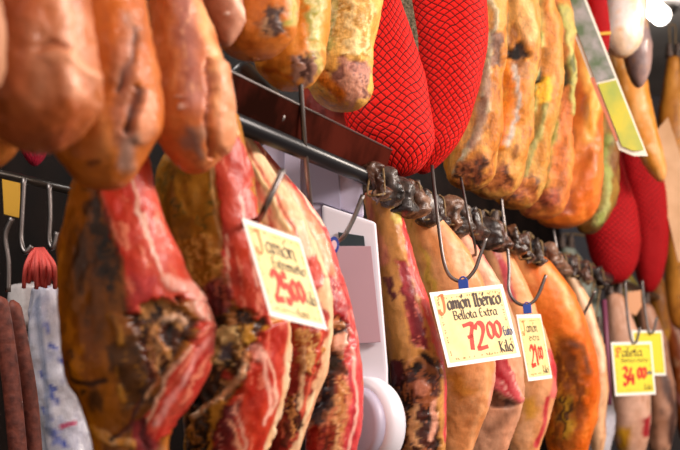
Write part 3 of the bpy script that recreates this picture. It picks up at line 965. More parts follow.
up('amber ham with black gap and orange belly, second right of the bright red netted hams', 4.34,
   [(494, -10), (496, 50), (486, 80), (478, 130), (466, 165), (468, 199)], [(536, -10), (538, 40), (536, 100), (530, 150), (524, 180), (518, 199)], 24, .075, UM, [
       ln([(500, -10), (503, 50), (494, 100), (484, 160)], 2.5, ['#b8a078', '#8a7860', '#dcc8a0'], f=2, warp=5, h=7),
       pg([(502, 52), (524, 46), (530, 62), (512, 70)], ['#17100e', '#3a2418'], f=2, warp=4, h=-12),
       pg([(508, 66), (528, 62), (526, 84), (512, 86)], ['#9a6444', '#c08a58'], f=2, warp=4),
       pg([(488, 84), (502, 64), (513, 86), (508, 130), (500, 155), (482, 155)], ['#e08018', '#d06c14', '#f0a048'], f=2.5, warp=3, h=8),
       ln([(514, 70), (512, 110), (504, 150)], 2, ['#d0c4b4', '#a89c94'], f=1.5, warp=4, h=2),
       ln([(514, -10), (524, 20), (528, 42)], 8, ['#f0b068', '#f8c890'], f=4, h=7),
       pg([(470, 175), (508, 166), (514, 194), (474, 196)], ['#9a5838', '#c87c48', '#5a3020'], f=5, warp=5, r=3)], mat=M_CRAG, seed=84, res=1.7, lump=.012, cap_pow=.36)
up('amber ham with olive mould down its side, third right of the bright red netted hams', 4.60,
   [(520, -10), (522, 60), (512, 110), (500, 150), (490, 175), (492, 209)], [(558, -10), (562, 40), (560, 90), (554, 140), (548, 180), (542, 209)], 24, .075,
   ['#c68240', '#c8a05c', '#7a5a30', .7], [
       ln([(530, -10), (536, 60), (528, 110), (518, 150), (508, 180)], 3.5, ['#a8a050', '#d0c880', '#6a6a34'], f=2, warp=5, h=7),
       ln([(546, 10), (554, 60), (546, 110)], 6, ['#e0a060', '#c87c40'], f=4),
       pg([(532, 88), (546, 80), (548, 104), (536, 110)], ['#e09a28', '#f0b84c'], f=2.5, h=7),
       pg([(528, 84), (540, 72), (540, 84), (530, 92)], ['#2c2418', '#5a4828'], f=2, warp=3, h=-6),
       ln([(544, 110), (534, 150), (524, 185)], 3, ['#7a7a44', '#b8ac6c'], f=2.5, warp=5, h=7),
       pg([(494, 185), (534, 176), (538, 204), (498, 206)], ['#a0583a', '#cc8048', '#5a3424'], f=5, warp=5, r=3)], mat=M_CRAG, seed=85, res=1.7, lump=.012, cap_pow=.36)
up('pinkish orange ham with dark notch, fourth right of the bright red netted hams', 4.86,
   [(540, -10), (550, 50), (546, 100), (534, 150), (518, 185), (514, 219)], [(568, -10), (575, 50), (577, 90), (575, 130), (572, 170), (570, 219)], 26, .075,
   ['#cc7440', '#d88a4c', '#a05a34', .6], [
       ln([(538, -10), (546, 10), (556, 40)], 8, ['#c8505c', '#d88070'], f=6),
       ln([(562, 10), (570, 60), (573, 110)], 4.5, ['#a8a058', '#c8bc78', '#6a6838'], f=2.5, warp=5, h=7),
       pg([(546, 76), (564, 66), (570, 88), (554, 96)], ['#2c2818', '#4a4428'], f=2.5, warp=3, h=-10),
       ln([(558, 100), (550, 150), (542, 185)], 3, ['#c0b058', '#8a7c3c'], f=2.5, warp=5, h=7),
       pg([(520, 196), (556, 190), (562, 212), (524, 216)], ['#a0503a', '#cc7848', '#6a3424'], f=5, warp=4, r=3)], mat=M_CRAG, seed=86, res=1.7, lump=.012, cap_pow=.36)
up('long plain orange ham beside the hanging leaflet, rightmost of the amber group', 5.14,
   [(556, -10), (562, 50), (564, 100), (556, 150), (540, 190), (532, 228)], [(580, -10), (592, 40), (602, 100), (603, 150), (600, 195), (592, 228)], 30, .08,
   ['#d06c34', '#e08444', '#b0562c', .5], [
       ln([(584, 50), (592, 100), (586, 140)], 7, ['#f0a850', '#f4b868'], f=5, h=4),
       pg([(548, 196), (566, 190), (570, 216), (548, 216)], ['#9a4c30', '#b86844'], f=4, warp=3, h=-3)], seed=87, res=1.8, lump=.010, cap_pow=.36, mat=M_SKIN)
up('dark olive mouldy ham, partly behind the hanging leaflet', 5.5,
   [(588, 30), (592, 90), (586, 150), (576, 190), (568, 234)], [(608, 30), (616, 90), (620, 150), (618, 195), (608, 234)], 34, .07,
   ['#7a4c24', '#9a7434', '#3a2818', .6], [ln([(606, 140), (602, 190), (592, 225)], 4, ['#9aa058', '#b8b878'], f=3, warp=5, h=7),
    ln([(596, 60), (600, 110)], 4, ['#5a3420'], f=3)], mat=M_CRAG, seed=88, res=2, lump=.012, cap_pow=.38)
netham('deep red netted ham below the leaflet, left of the far pair', 6.15,
       [(600, 120), (594, 170), (587, 200), (584, 225), (592, 284)], [(612, 120), (624, 170), (636, 205), (641, 240), (640, 284)], 50, .09, NET2, seed=89, res=2.2, cap_pow=.42)
netham('deep red netted ham below the leaflet, right of the far pair', 6.45,
       [(608, 90), (616, 150), (622, 200), (632, 240), (634, 293)], [(640, 90), (655, 150), (667, 190), (669, 230), (664, 293)], 46, .09, NET2, seed=90, res=2.2, cap_pow=.45)
netham('red netted ham tied with a yellow cord, above the leaflet near the top edge', 5.2,
       [(584, -10), (584, 30), (590, 62)], [(606, -10), (610, 30), (608, 62)], 18, .06, NET2, seed=91, res=2.2)
yc = tube('yellow_tie', [W(583, 32, 5.13), W(596, 34, 5.11), W(610, 33, 5.13)], .006, plain('yellow_cord', '#d8a030', .6), None, 8, 4)
tag(yc, 'yellow cord tied around the red netted ham near the top edge', 'cord')
for nm, lab, Y, L, R, base, mat in (
        ('cured_ham', 'white plastic wrapped ham with orange end, in front of the bright lamp', 5.38, [(604, -10), (598, 30), (604, 58)], [(644, -10), (646, 15), (640, 58)], ['#eee6e0', '#f4d8b8', '#e8a040'], M_WRAP),
        ('cured_ham', 'grey-brown wrapped ham tip under the bright lamp', 5.62, [(628, 20), (624, 55), (630, 88)], [(646, 20), (652, 45), (648, 88)], ['#b09088', '#8a7878', '#d8a870'], M_WRAP),
        ('cured_ham', 'long yellow-orange ham right of the leaflet', 6.0, [(604, 45), (616, 100), (636, 150), (652, 182)], [(640, 45), (650, 100), (662, 150), (670, 182)], ['#e8a868', '#dc9044', '#f8d8a8'], M_SKIN),
        ('cured_ham', 'amber ham low at the right edge, behind the tan board', 7.0, [(656, 130), (662, 190), (664, 250), (668, 330)], [(690, 130), (700, 190), (702, 250), (696, 330)], ['#b87838', '#d09048', '#8a5428'], M_SKIN)):
    up(lab, Y, L, R, 24, .07, base, mat=mat, seed=int(Y * 31), res=2.4)
# blurred filler row far down the stall: wrapped hams between orange ham and red nets
for lab, Y, L, R, base in (
        ('grey-green wrapped ham above the slim pale ham, left of the deep red nets', 6.6, [(558, 246), (566, 280), (572, 330), (576, 380)], [(574, 246), (594, 280), (604, 330), (604, 380)], ['#687468', '#a0aaa0', '#465046']),
        ('dark olive ham under the deep red netted pair', 7.0, [(604, 262), (612, 290), (616, 330), (618, 352)], [(624, 262), (640, 290), (646, 330), (642, 352)], ['#6a5a28', '#8a7a38', '#3a2c18']),
        ('amber ham beside the second yellow tag', 7.3, [(640, 270), (644, 300), (648, 330), (650, 350)], [(660, 270), (668, 300), (670, 330), (668, 350)], ['#c08a38', '#a86c30', '#7a4424'])):
    ham(lab, Y, L, R, 20, .06, base, seed=int(Y * 17), res=2.4)
pc = prism('plastic_ham_tip', [(627, 292), (641, 290), (642, 306), (636, 316), (627, 312)], 6.35, .03, plain('peach_tip', '#e8a878', .4), None, .004)
tag(pc, 'peach coloured ham tip poking out below the deep red netted pair', 'ham')

# dark knobbly shank ends crowding the rail
rnd = random.Random(4)
for i in range(19):
    px = 376 + i * 12.4
    Yr = 1771 / (900 - px) - .09
    y = 400 - 740 / (Yr + .09) + 6 + rnd.uniform(-3, 3)
    k = 3.7 / Yr
    wv = 11 * k
    j1, j2 = rnd.uniform(-5, 3), rnd.uniform(-2, 5)
    L = [(px - wv * .9 + j2, y - 22 * k), (px - wv * 1.2 + j1, y - 13 * k), (px - wv * .6, y + 1 * k), (px - wv * 1.1 + j2, y + 9 * k), (px - wv * .8 + j2, y + 17 * k)]
    R = [(px + wv * .5 + j2, y - 22 * k), (px + wv * .9 + j1, y - 13 * k), (px + wv * .8, y + 1 * k), (px + wv * 1.2 + j2, y + 9 * k), (px + wv * .8 + j2, y + 17 * k)]
    pal = rnd.choice([['#3a2219', '#6e4636', '#140c0a', .9], ['#4c2c1e', '#8a6248', '#1e120e', .9], ['#2e2220', '#5e4e46', '#100b0a', .9], ['#5a3018', '#94582c', '#1c100a', .9]])
    c = W(px, y, Yr)
    e = empty('ham_shank', (c.x, c.y, c.z - .04), 'dark knobbly shank end crowding the front of the black rail', 'ham shank', 'shank ends along the rail')
    body('shank_skin', Yr, L, R, 12 * k, .03, pal, parent=e, mat=M_GLOSS, seed=100 + i, res=1.4, topcap=9 * k, lump=.02, rough=.006, kw_sat=.85)
    cord_loop(e, W(px, y + 4, Yr), (rail_x(Yr), Yr + .05, RZ + .02), .0025)
ham('dark red ham behind the brown strip, left of the front red netted ham', 3.62,
    [(306, 74), (300, 100), (304, 130), (320, 165)], [(372, 74), (384, 100), (388, 130), (380, 165)], 40, .07, ['#6a1c14', '#8a3020', '#3a1410', .6], seed=140, res=2, hook=False)
# ------------------------------------------------------------------ hanging scale
SC = empty('weighing_scale', W(340, 460, 3.2), 'lavender-white shop scale with round base, between the red-rimmed ham and the ochre ham', 'scale')
prism('head_housing', [(238, 122), (290, 131), (362, 169), (364, 216), (322, 204), (322, 330), (262, 330), (238, 200)], 3.30, .10, M_LAV, SC, .006)
prism('head_panel', [(300, 146), (338, 162), (341, 210), (322, 203), (312, 203)], 3.292, .01, M_LAVD, SC, .002)
prism('side_panel', [(284, 136), (300, 140), (301, 205), (285, 200)], 3.288, .008, M_LAV, SC, .002)
prism('display', [(343, 160), (357, 167), (357, 175), (343, 168)], 3.288, .006, M_DARK, SC, .001)
prism('column', [(322, 204), (376, 222), (388, 368), (389, 480), (330, 480)], 3.27, .09, M_WHITE, SC, .008)
prism('column_window', [(338, 232), (364, 236), (366, 256), (340, 252)], 3.262, .006, M_DARK, SC, .001)
prism('plate', [(336, 246), (371, 246), (381, 342), (346, 344)], 3.25, .012, M_PINKP, SC, .001)


def disc(name, cx, cy, Y, r, t, mat, parent, sy=1.5, rx=.6):
    V, Fc = [], []
    n = 48
    prof = [(0, 0), (.86, 0), (.96, .1), (1, .35), (1, .75), (.94, 1), (0, 1)]
    c = W(cx, cy, Y)
    yaw = Matrix.Rotation(math.radians(-48), 3, 'Z')
    for k, (q, d) in enumerate(prof):
        for i in range(n):
            a = 2 * math.pi * i / n
            V.append(c + yaw @ Vector((q * r * math.cos(a), d * t, q * r * math.sin(a))))
    for k in range(len(prof) - 1):
        for i in range(n):
            Fc.append((k * n + i, k * n + (i + 1) % n, (k + 1) * n + (i + 1) % n, (k + 1) * n + i))
    return link(name, mesh(name, V, Fc), mat, parent)


disc('round_housing', 357, 424, 3.22, .094, .05, M_WHITE, SC)
disc('round_cap', 352, 424, 3.2, .074, .03, M_LAV, SC)


# ------------------------------------------------------------------ hooks
def hk(label, pts, r=.0035, clip=None, Yc=None, mat=None):
    P = [W(x, y, Y) for x, y, Y in pts]
    e = empty('tag_hook', P[-1], label, 'hook', None)
    tube('hook_rod', P, r, mat or M_STEEL, e, 10, 6)
    return e


def clipat(x, y, Y, label, round_=False):
    e = empty('tag_clip', W(x, y, Y), label, 'clip')
    prism('clip_jaw', [(x - 5 * 3.5 / Y, y - 5 * 3.5 / Y), (x + 5 * 3.5 / Y, y - 6 * 3.5 / Y), (x + 6 * 3.5 / Y, y + 5 * 3.5 / Y), (x - 4 * 3.5 / Y, y + 6 * 3.5 / Y)], Y, .006, M_BLUE, e, .0015)
    c = W(x, y - 5 * 3.5 / Y, Y + .003)
    tube('clip_ring', [c + Vector((.007 * math.cos(a), 0, .007 * math.sin(a))) for a in [k * math.pi / 6 for k in range(13)]], .0018, M_BLUE, e, 6)
    return e


def rail_y(Y, px_off=0): return 400 - (RZ + .03 - 1.5) * F / Y


hk('steel hook whose tip rises above the 25 euro tag', [(258, 222, 2.66), (261, 216, 2.5), (265, 208, 2.43), (272, 193, 2.42), (283, 170, 2.44)], .0052)
hk('long steel hook hanging in front of the scale head', [(292, -200, 2.82), (297, 30, 2.86), (301, 90, 2.88), (305, 150, 2.94), (311, 206, 3.12), (316, 228, 3.14), (328, 242, 3.12), (341, 239, 3.1), (352, 222, 3.1), (363, 195, 3.1)], .0048)
hk('curved steel hook with blue clip above the large sharp tag', [(432, 166, 3.66), (435, 195, 3.6), (439, 230, 3.56), (444, 262, 3.54), (451, 277, 3.53), (463, 281, 3.53), (474, 271, 3.53), (480, 256, 3.53), (486, 238, 3.53)], .0042)
hk('thin straight steel rod right of the large tag hook', [(461, 178, 3.9), (465, 200, 3.86), (470, 225, 3.84), (475, 246, 3.9), (476, 256, 4.0)], .0035)
hk('thicker curved steel hook in front of the big orange ham top', [(500, 190, 4.36), (505, 230, 4.34), (509, 265, 4.32), (509, 290, 4.3), (516, 302, 4.29), (527, 305, 4.28), (537, 297, 4.28), (546, 275, 4.28)], .0045)
hk('steel hook behind the right shoulder of the big orange ham', [(551, 214, 5.15), (556, 245, 5.15), (562, 290, 5.12), (568, 312, 5.12), (578, 322, 5.12), (586, 310, 5.12), (595, 291, 5.1)], .0045)
clipat(463, 285, 3.5, 'blue plastic clip on top of the large sharp cream tag')
clipat(527, 309, 4.25, 'blue plastic clip of the smaller tag next to the orange ham')
rd = empty('round_tag', W(334, 245, 3.04), 'small blue and white round tag on the long hook in front of the scale', 'tag')
for r_, m_, dY in ((.014, M_BLUE, 3.06), (.008, M_WHITE, 3.057)):
    c = W(334, 245, dY)
    V = [c + Vector((r_ * .7 * math.cos(k * math.pi / 12), t, r_ * 1.2 * math.sin(k * math.pi / 12))) for t in (0, .002) for k in range(24)]
    link('disc' if r_ > .01 else 'disc_face', mesh('disc', V, [tuple(range(24)), tuple(range(47, 23, -1))] + [(k, (k + 1) % 24, 24 + (k + 1) % 24, 24 + k) for k in range(24)], False), m_, rd)

# ------------------------------------------------------------------ lettering: broad-nib strokes
O_ = [(.25, .5), (.08, .4), (.03, .22), (.12, .03), (.27, 0), (.42, .1), (.46, .28), (.38, .45), (.25, .5)]
G = {
    'J': (.55, [[(.08, .72), (.3, .8), (.5, .78)], [(.38, .78), (.4, .4), (.34, .05), (.2, -.12), (.02, -.05), (.0, .12)]]),
    'P': (.6, [[(.15, .8), (.14, 0)], [(.0, .7), (.2, .8), (.45, .78), (.55, .6), (.42, .42), (.16, .38)], [(.02, 0), (.28, 0)]]),
    'I': (.38, [[(.18, .82), (.17, .0)], [(.05, .8), (.32, .83)], [(.04, .0), (.32, .02)]]),
    'B': (.6, [[(.12, .8), (.12, 0)], [(.0, .78), (.35, .82), (.48, .66), (.36, .46), (.14, .43)], [(.34, .45), (.54, .3), (.44, .04), (.1, 0)]]),
    'E': (.55, [[(.42, .78), (.2, .8), (.1, .6), (.12, .2), (.25, 0), (.48, .08)], [(.12, .42), (.38, .44)]]),
    'K': (.6, [[(.12, .82), (.12, 0)], [(.5, .8), (.14, .38), (.5, .0)], [(.0, .8), (.24, .82)]]),
    'a': (.52, [[(.4, .45), (.22, .5), (.05, .35), (.05, .1), (.2, 0), (.38, .15)], [(.42, .5), (.4, .1), (.5, .0)]]),
    'm': (.78, [[(.02, .42), (.1, .5), (.1, 0)], [(.1, .38), (.26, .5), (.36, .4), (.36, 0)], [(.36, .38), (.52, .5), (.62, .4), (.62, .08), (.72, 0)]]),
    'n': (.54, [[(.02, .42), (.1, .5), (.1, 0)], [(.1, .36), (.28, .5), (.4, .4), (.4, .08), (.5, 0)]]),
    'ñ': (.54, [[(.02, .42), (.1, .5), (.1, 0)], [(.1, .36), (.28, .5), (.4, .4), (.4, .08), (.5, 0)], [(.1, .66), (.2, .72), (.3, .66), (.4, .72)]]),
    'o': (.52, [O_]),
    'ó': (.52, [O_, [(.22, .64), (.38, .86)]]),
    'b': (.5, [[(.1, .85), (.08, .1), (.22, 0), (.4, .1), (.44, .32), (.3, .46), (.1, .36)]]),
    'e': (.44, [[(.06, .25), (.36, .32), (.34, .46), (.2, .5), (.06, .36), (.06, .14), (.18, 0), (.38, .08)]]),
    'é': (.44, [[(.06, .25), (.36, .32), (.34, .46), (.2, .5), (.06, .36), (.06, .14), (.18, 0), (.38, .08)], [(.18, .62), (.34, .84)]]),
    'r': (.38, [[(.02, .42), (.1, .5), (.1, 0)], [(.1, .36), (.22, .5), (.34, .44)]]),
    'i': (.24, [[(.04, .44), (.1, .48), (.1, .04), (.2, 0)], [(.09, .66), (.12, .7)]]),
    'c': (.42, [[(.36, .44), (.2, .5), (.06, .36), (.06, .12), (.2, 0), (.38, .08)]]),
    'l': (.24, [[(.06, .84), (.08, .84), (.08, .06), (.2, 0)]]),
    't': (.34, [[(.12, .7), (.12, .08), (.28, 0)], [(.0, .48), (.28, .5)]]),
    'x': (.46, [[(.04, .5), (.38, 0)], [(.4, .5), (.04, 0)]]),
    's': (.4, [[(.34, .46), (.16, .5), (.08, .36), (.3, .22), (.28, .04), (.04, .02)]]),
    'u': (.52, [[(.06, .5), (.06, .12), (.18, 0), (.36, .12)], [(.4, .5), (.4, .08), (.5, 0)]]),
    '7': (.56, [[(.04, .78), (.5, .8), (.36, .45), (.26, 0)], [(.16, .4), (.44, .44)]]),
    '2': (.56, [[(.05, .62), (.2, .8), (.42, .76), (.44, .55), (.22, .25), (.04, .02), (.5, .04)]]),
    '5': (.54, [[(.46, .8), (.14, .78), (.1, .46), (.34, .48), (.46, .26), (.34, .02), (.04, .04)]]),
    '0': (.54, [[(.26, .8), (.08, .6), (.06, .2), (.24, 0), (.42, .18), (.46, .58), (.26, .8)]]),
    '1': (.34, [[(.04, .62), (.18, .8), (.18, 0)]]),
    '3': (.52, [[(.06, .74), (.3, .8), (.42, .62), (.2, .44), (.44, .3), (.36, .02), (.04, .06)]]),
    '4': (.56, [[(.3, .8), (.04, .28), (.48, .3)], [(.36, .5), (.34, 0)]]),
    '€': (.5, [[(.42, .68), (.24, .74), (.1, .5), (.1, .22), (.24, 0), (.42, .06)], [(.0, .44), (.32, .46)], [(.0, .28), (.3, .3)]]),
    ',': (.2, [[(.1, .04), (.04, -.12)]]), ' ': (.3, []), '-': (.3, [[(.02, .3), (.26, .34)]]),
}


def smooth2(p, n=5):
    if len(p) < 3: return [(p[0][0] + (p[1][0] - p[0][0]) * k / 4, p[0][1] + (p[1][1] - p[0][1]) * k / 4) for k in range(5)]
    Q = [np.array(v, float) for v in p]
    Q = [2 * Q[0] - Q[1]] + Q + [2 * Q[-1] - Q[-2]]
    out = []
    for i in range(1, len(Q) - 2):
        a, b, c, d = Q[i - 1:i + 3]
        for k in range(n):
            t = k / n
            out.append(.5 * (2 * b + (c - a) * t + (2 * a - 5 * b + 4 * c - d) * t * t + (3 * b - a - 3 * c + d) * t ** 3))
    out.append(Q[-2])
    return [tuple(v) for v in out]


def lettering(name, s, x, z, size, width, mat, parent, yo=-.0016, nib=.055, thin=.35):
    adv = sum(G[c][0] for c in s)
    kx = width / adv if width else size
    V, Fc = [], []
    cx = 0
    nv = np.array([math.cos(math.radians(35)), math.sin(math.radians(35))]) * nib * size
    for ch in s:
        a, strokes = G[ch]
        for st in strokes:
            P = smooth2(st)
            P = [np.array([x + (cx + px_) * kx, z + pz * size]) for px_, pz in P]
            for i in range(len(P)):
                d = P[min(i + 1, len(P) - 1)] - P[max(i - 1, 0)]
                d = d / (np.linalg.norm(d) + 1e-9)
                nn = np.array([-d[1], d[0]])
                if nn @ nv < 0: nn = -nn
                wv = nn * (abs(nn @ nv) + nib * size * thin)
                b = len(V)
                for q in (P[i] + wv, P[i] - wv):
                    V.append((q[0], yo, q[1]))
                if i: Fc.append((b - 2, b - 1, b + 1, b))
        cx += a
    me = mesh(name, V, Fc, False)
    o = bpy.data.objects.new(name, me)
    me.materials.append(mat)
    col.objects.link(o)
    o.parent = parent
    o.modifiers.new('ink', 'SOLIDIFY').thickness = .0003
    return o


def lbox(name, x0, x1, z0, z1, y0, y1, mat, parent, bev=0):
    bm = bmesh.new()
    bmesh.ops.create_cube(bm, size=1)
    for v in bm.verts:
        v.co = Vector((x0 + (v.co.x + .5) * (x1 - x0), y0 + (v.co.y + .5) * (y1 - y0), z0 + (v.co.z + .5) * (z1 - z0)))
    me = bpy.data.meshes.new(name)
    bm.to_mesh(me)
    bm.free()
    me.materials.append(mat)
    o = bpy.data.objects.new(name, me)
    col.objects.link(o)
    o.parent = parent
    return o


def price_tag(label, cx, cy, Y, r, d, panel=M_CREAM, wv=None):
    """card centred at a point; r and d are its right and down vectors (x, up, away)"""
    k = Y / F
    rv = Vector((r[0], r[2], r[1])) * k
    dv = Vector((d[0], d[2], d[1])) * k
    wd, hd = rv.length, dv.length
    X = rv.normalized()
    Z = (-dv).normalized()
    Z = (Z - X * Z.dot(X)).normalized()
    Yv = Z.cross(X)
    M = Matrix((X, Yv, Z)).transposed().to_4x4()
    M.translation = W(cx, cy, Y)
    e = empty('price_tag', (0, 0, 0), label, 'price tag')
    e.matrix_world = M
    lbox('card', -wd / 2, wd / 2, -hd / 2, hd / 2, -.0006, .0006, M_CARD, e)
    lbox('panel', -wd / 2 * .91, wd / 2 * .91, -hd / 2 * .89, hd / 2 * .89, -.0012, -.0007, panel, e)
    return e, wd, hd


def border(e, wd, hd, mat, seed=1):
    """scalloped ornamental rim of small ink marks"""
    rn = random.Random(seed)
    V, Fc = [], []

    def q(cx, cz, a, b, ang):
        i = len(V)
        for sx, sz in ((-1, -1), (1, -1), (1.1, .8), (-.7, 1)):
            x, z = sx * a, sz * b
            V.append((cx + x * math.cos(ang) - z * math.sin(ang), -.0015, cz + x * math.sin(ang) + z * math.cos(ang)))
        Fc.append((i, i + 1, i + 2, i + 3))
    hx, hz = wd / 2 * .84, hd / 2 * .81
    for side in range(4):
        n = 24
        for k in range(n):
            if rn.random() < .3: continue
            t = -1 + 2 * (k + .5) / n
            if side < 2: cx, cz = t * hx, (1 if side else -1) * hz
            else: cx, cz = (1 if side == 3 else -1) * hx, t * hz
            cx += rn.uniform(-.001, .001)
            cz += rn.uniform(-.001, .001)
            q(cx, cz, rn.uniform(.001, .0032), rn.uniform(.0008, .0017), rn.uniform(0, 3))
    o = bpy.data.objects.new('border', mesh('border', V, Fc, False))
    o.data.materials.append(mat)
    col.objects.link(o)
    o.parent = e


# 72 euro
e, wd, hd = price_tag('large cream price tag reading Jamón Ibérico Bellota Extra 72 00, in sharp focus', 475.5, 325, 3.46, (77, 12, 48), (17, -74, -9))
border(e, wd, hd, M_GILT, 1)
X = lambda u: -wd / 2 + u * wd
Z = lambda v: hd / 2 - v * hd
lettering('title_initial', 'J', X(.07), Z(.27), hd * .27, wd * .11, M_ORNG, e, nib=.07)
lettering('title_lettering', 'amón Ibérico', X(.19), Z(.255), hd * .21, wd * .73, M_INK, e, nib=.07)
lettering('subtitle_lettering', 'Bellota Extra', X(.23), Z(.40), hd * .14, wd * .60, M_INK, e, nib=.055)
lettering('price_digits', '72', X(.31), Z(.82), hd * .42, wd * .30, M_RED, e, nib=.075)
lettering('cents_digits', '00', X(.63), Z(.70), hd * .27, wd * .20, M_RED, e, nib=.075)
lettering('currency_word', 'Euro', X(.845), Z(.69), hd * .15, wd * .12, M_INKB, e, nib=.05)
lettering('unit_word', 'Kilo', X(.74), Z(.90), hd * .17, wd * .19, M_INK, e, nib=.055)

# 25 euro
e, wd, hd = price_tag('tall leaning cream price tag reading Jamón Extremeño 25 00, at the left', 285.5, 275.5, 2.42, (54, -9, 112), (29, -97, -22))
border(e, wd, hd, M_GILT, 2)
lettering('title_initial', 'J', X(.1), Z(.31), hd * .27, wd * .14, M_ORNG, e, nib=.07)
lettering('title_lettering', 'amón', X(.27), Z(.30), hd * .22, wd * .52, M_INK, e, nib=.06)
lettering('subtitle_lettering', 'Extremeño', X(.3), Z(.45), hd * .14, wd * .58, M_INK, e, nib=.065)
lettering('price_digits', '25', X(.19), Z(.80), hd * .36, wd * .32, M_RED, e, nib=.12)
lettering('cents_digits', '00', X(.52), Z(.75), hd * .26, wd * .22, M_RED, e, nib=.12)
lettering('unit_word', 'Kilo', X(.74), Z(.76), hd * .17, wd * .2, M_INK, e, nib=.05)
lettering('currency_word', '€uro', X(.5), Z(.93), hd * .11, wd * .2, M_INK, e, nib=.04)

# 21 euro
e, wd, hd = price_tag('cream price tag reading Jamón 21 00, partly covered by the 72 euro tag', 534.5, 347, 4.2, (32, 4, 66), (11, -65, -1))
border(e, wd, hd, M_GILT, 3)
lettering('title_initial', 'J', X(.12), Z(.28), hd * .22, wd * .12, M_ORNG, e, nib=.07)
lettering('title_lettering', 'amón', X(.28), Z(.27), hd * .17, wd * .45, M_INK, e)
lettering('subtitle_lettering', 'extra', X(.32), Z(.40), hd * .12, wd * .42, M_INK, e)
lettering('price_digits', '21', X(.24), Z(.78), hd * .36, wd * .32, M_RED, e, nib=.1)
lettering('cents_digits', '00', X(.58), Z(.68), hd * .22, wd * .2, M_RED, e, nib=.1)
lettering('unit_word', 'Kilo', X(.66), Z(.9), hd * .13, wd * .22, M_INK, e)

# yellow tags
e2, wd, hd = price_tag('bright yellow price tag behind the 34 euro tag, mostly hidden', 649, 353, 6.05, (36, 1, 30), (5, -45, 0), M_YELL)
border(e2, wd, hd, M_GILT, 5)
e, wd, hd = price_tag('bright yellow price tag reading Paleta 34 00, in soft focus at right', 633.5, 368.5, 5.8, (46, 2, 30), (5, -53, 0), M_YELL)
border(e, wd, hd, M_GILT, 4)
lettering('title_initial', 'P', X(.1), Z(.27), hd * .2, wd * .12, M_RED, e, nib=.08)
lettering('title_lettering', 'aleta', X(.24), Z(.27), hd * .2, wd * .5, M_INK, e, nib=.06)
lettering('subtitle_lettering', 'Iberico extra', X(.2), Z(.38), hd * .1, wd * .66, M_INK, e)
lettering('price_digits', '34', X(.2), Z(.80), hd * .40, wd * .32, M_RED, e, nib=.085)
lettering('cents_digits', '00', X(.58), Z(.68), hd * .24, wd * .22, M_RED, e, nib=.12)
lettering('currency_word', 'Euro', X(.8), Z(.62), hd * .12, wd * .14, M_INKB, e)
lettering('unit_word', 'Kilo', X(.72), Z(.9), hd * .12, wd * .2, M_INK, e)
for x, y, Y, lb in ((631, 322, 5.8, 'steel hook holding the yellow 34 euro tag'), (648, 312, 6.05, 'steel hook holding the mostly hidden yellow tag')):
    hk(lb, [(x - 6, 280, Y), (x - 4, y - 10, Y), (x, y + 16, Y), (x + 5, y + 20, Y), (x + 9, y + 5, Y)], .005)

# ------------------------------------------------------------------ leaflet, board, lamp
lf = empty('hanging_leaflet', W(604, 100, 4.95), 'long glossy leaflet with yellow-green lower part, hanging in front of the dark red nets', 'leaflet')
prism('sheet', [(556, -12), (582, -12), (648, 156), (634, 156), (619, 150)], 4.90, .003, plain('leaflet_back', '#f2eee0', .3), lf, 0)
prism('upper_picture', [(561, -10), (580, -10), (615, 78), (596, 82)], 4.893, .002, plain('leaflet_grey', '#a8a4a8', .3, 0, '#5a7050', 18), lf, 0)
prism('lower_picture', [(598, 84), (616, 80), (644, 150), (634, 151), (622, 146)], 4.893, .002, plain('leaflet_yellow', '#d8cc30', .3, 0, '#a8b848', 12), lf, 0)
prism('red_stripe', [(590, 78), (594, 77), (618, 140), (616, 142)], 4.890, .002, plain('leaflet_stripe', '#c8704c', .4), lf, 0)
bd = prism('tan_board', [(650, 138), (668, 117), (690, 185), (694, 262), (678, 262), (664, 200)], 6.4, .01, plain('tan_board', '#dcae82', .5, 0, '#c89868', 8), None, .001)
tag(bd, 'tan cardboard sheet hanging at the right edge of the photo', 'board')
lp = empty('ceiling_lamp', W(650, 8, 9.0), 'bright white strip lamp at the top right corner', 'lamp')
tube('lamp_tube', [W(620, -10, 9.5), W(644, 2, 9.2), W(662, 16, 9.0)], .055, plain('lamp_glow', '#fff4ea', .4, emis=7), lp, 16)
tube('lamp_hood', [W(644, -14, 9.4), W(672, 10, 9.2)], .035, M_DSTEEL, lp, 12)
pl_ = bpy.data.lights.new('lamp_light', 'POINT')
pl_.energy = 90
pl_.color = (1, .95, .9)
pl_.shadow_soft_size = .1
po_ = bpy.data.objects.new('lamp_light', pl_)
col.objects.link(po_)
po_.location = W(650, 22, 8.8)
tube('lamp_stem', [W(645, -5, 9.2), W(645, -5, 9.2) + Vector((0, .3, .8))], .012, M_DSTEEL, lp, 8)
pp = tube('purple_ribbon', [W(604, 300, 5.72), W(607, 350, 5.7), W(609, 405, 5.7)], .010, plain('purple_ribbon', '#7a3c58', .5), None, 8)
tag(pp, 'dull purple ribbon hanging left of the yellow 34 euro tag', 'ribbon')

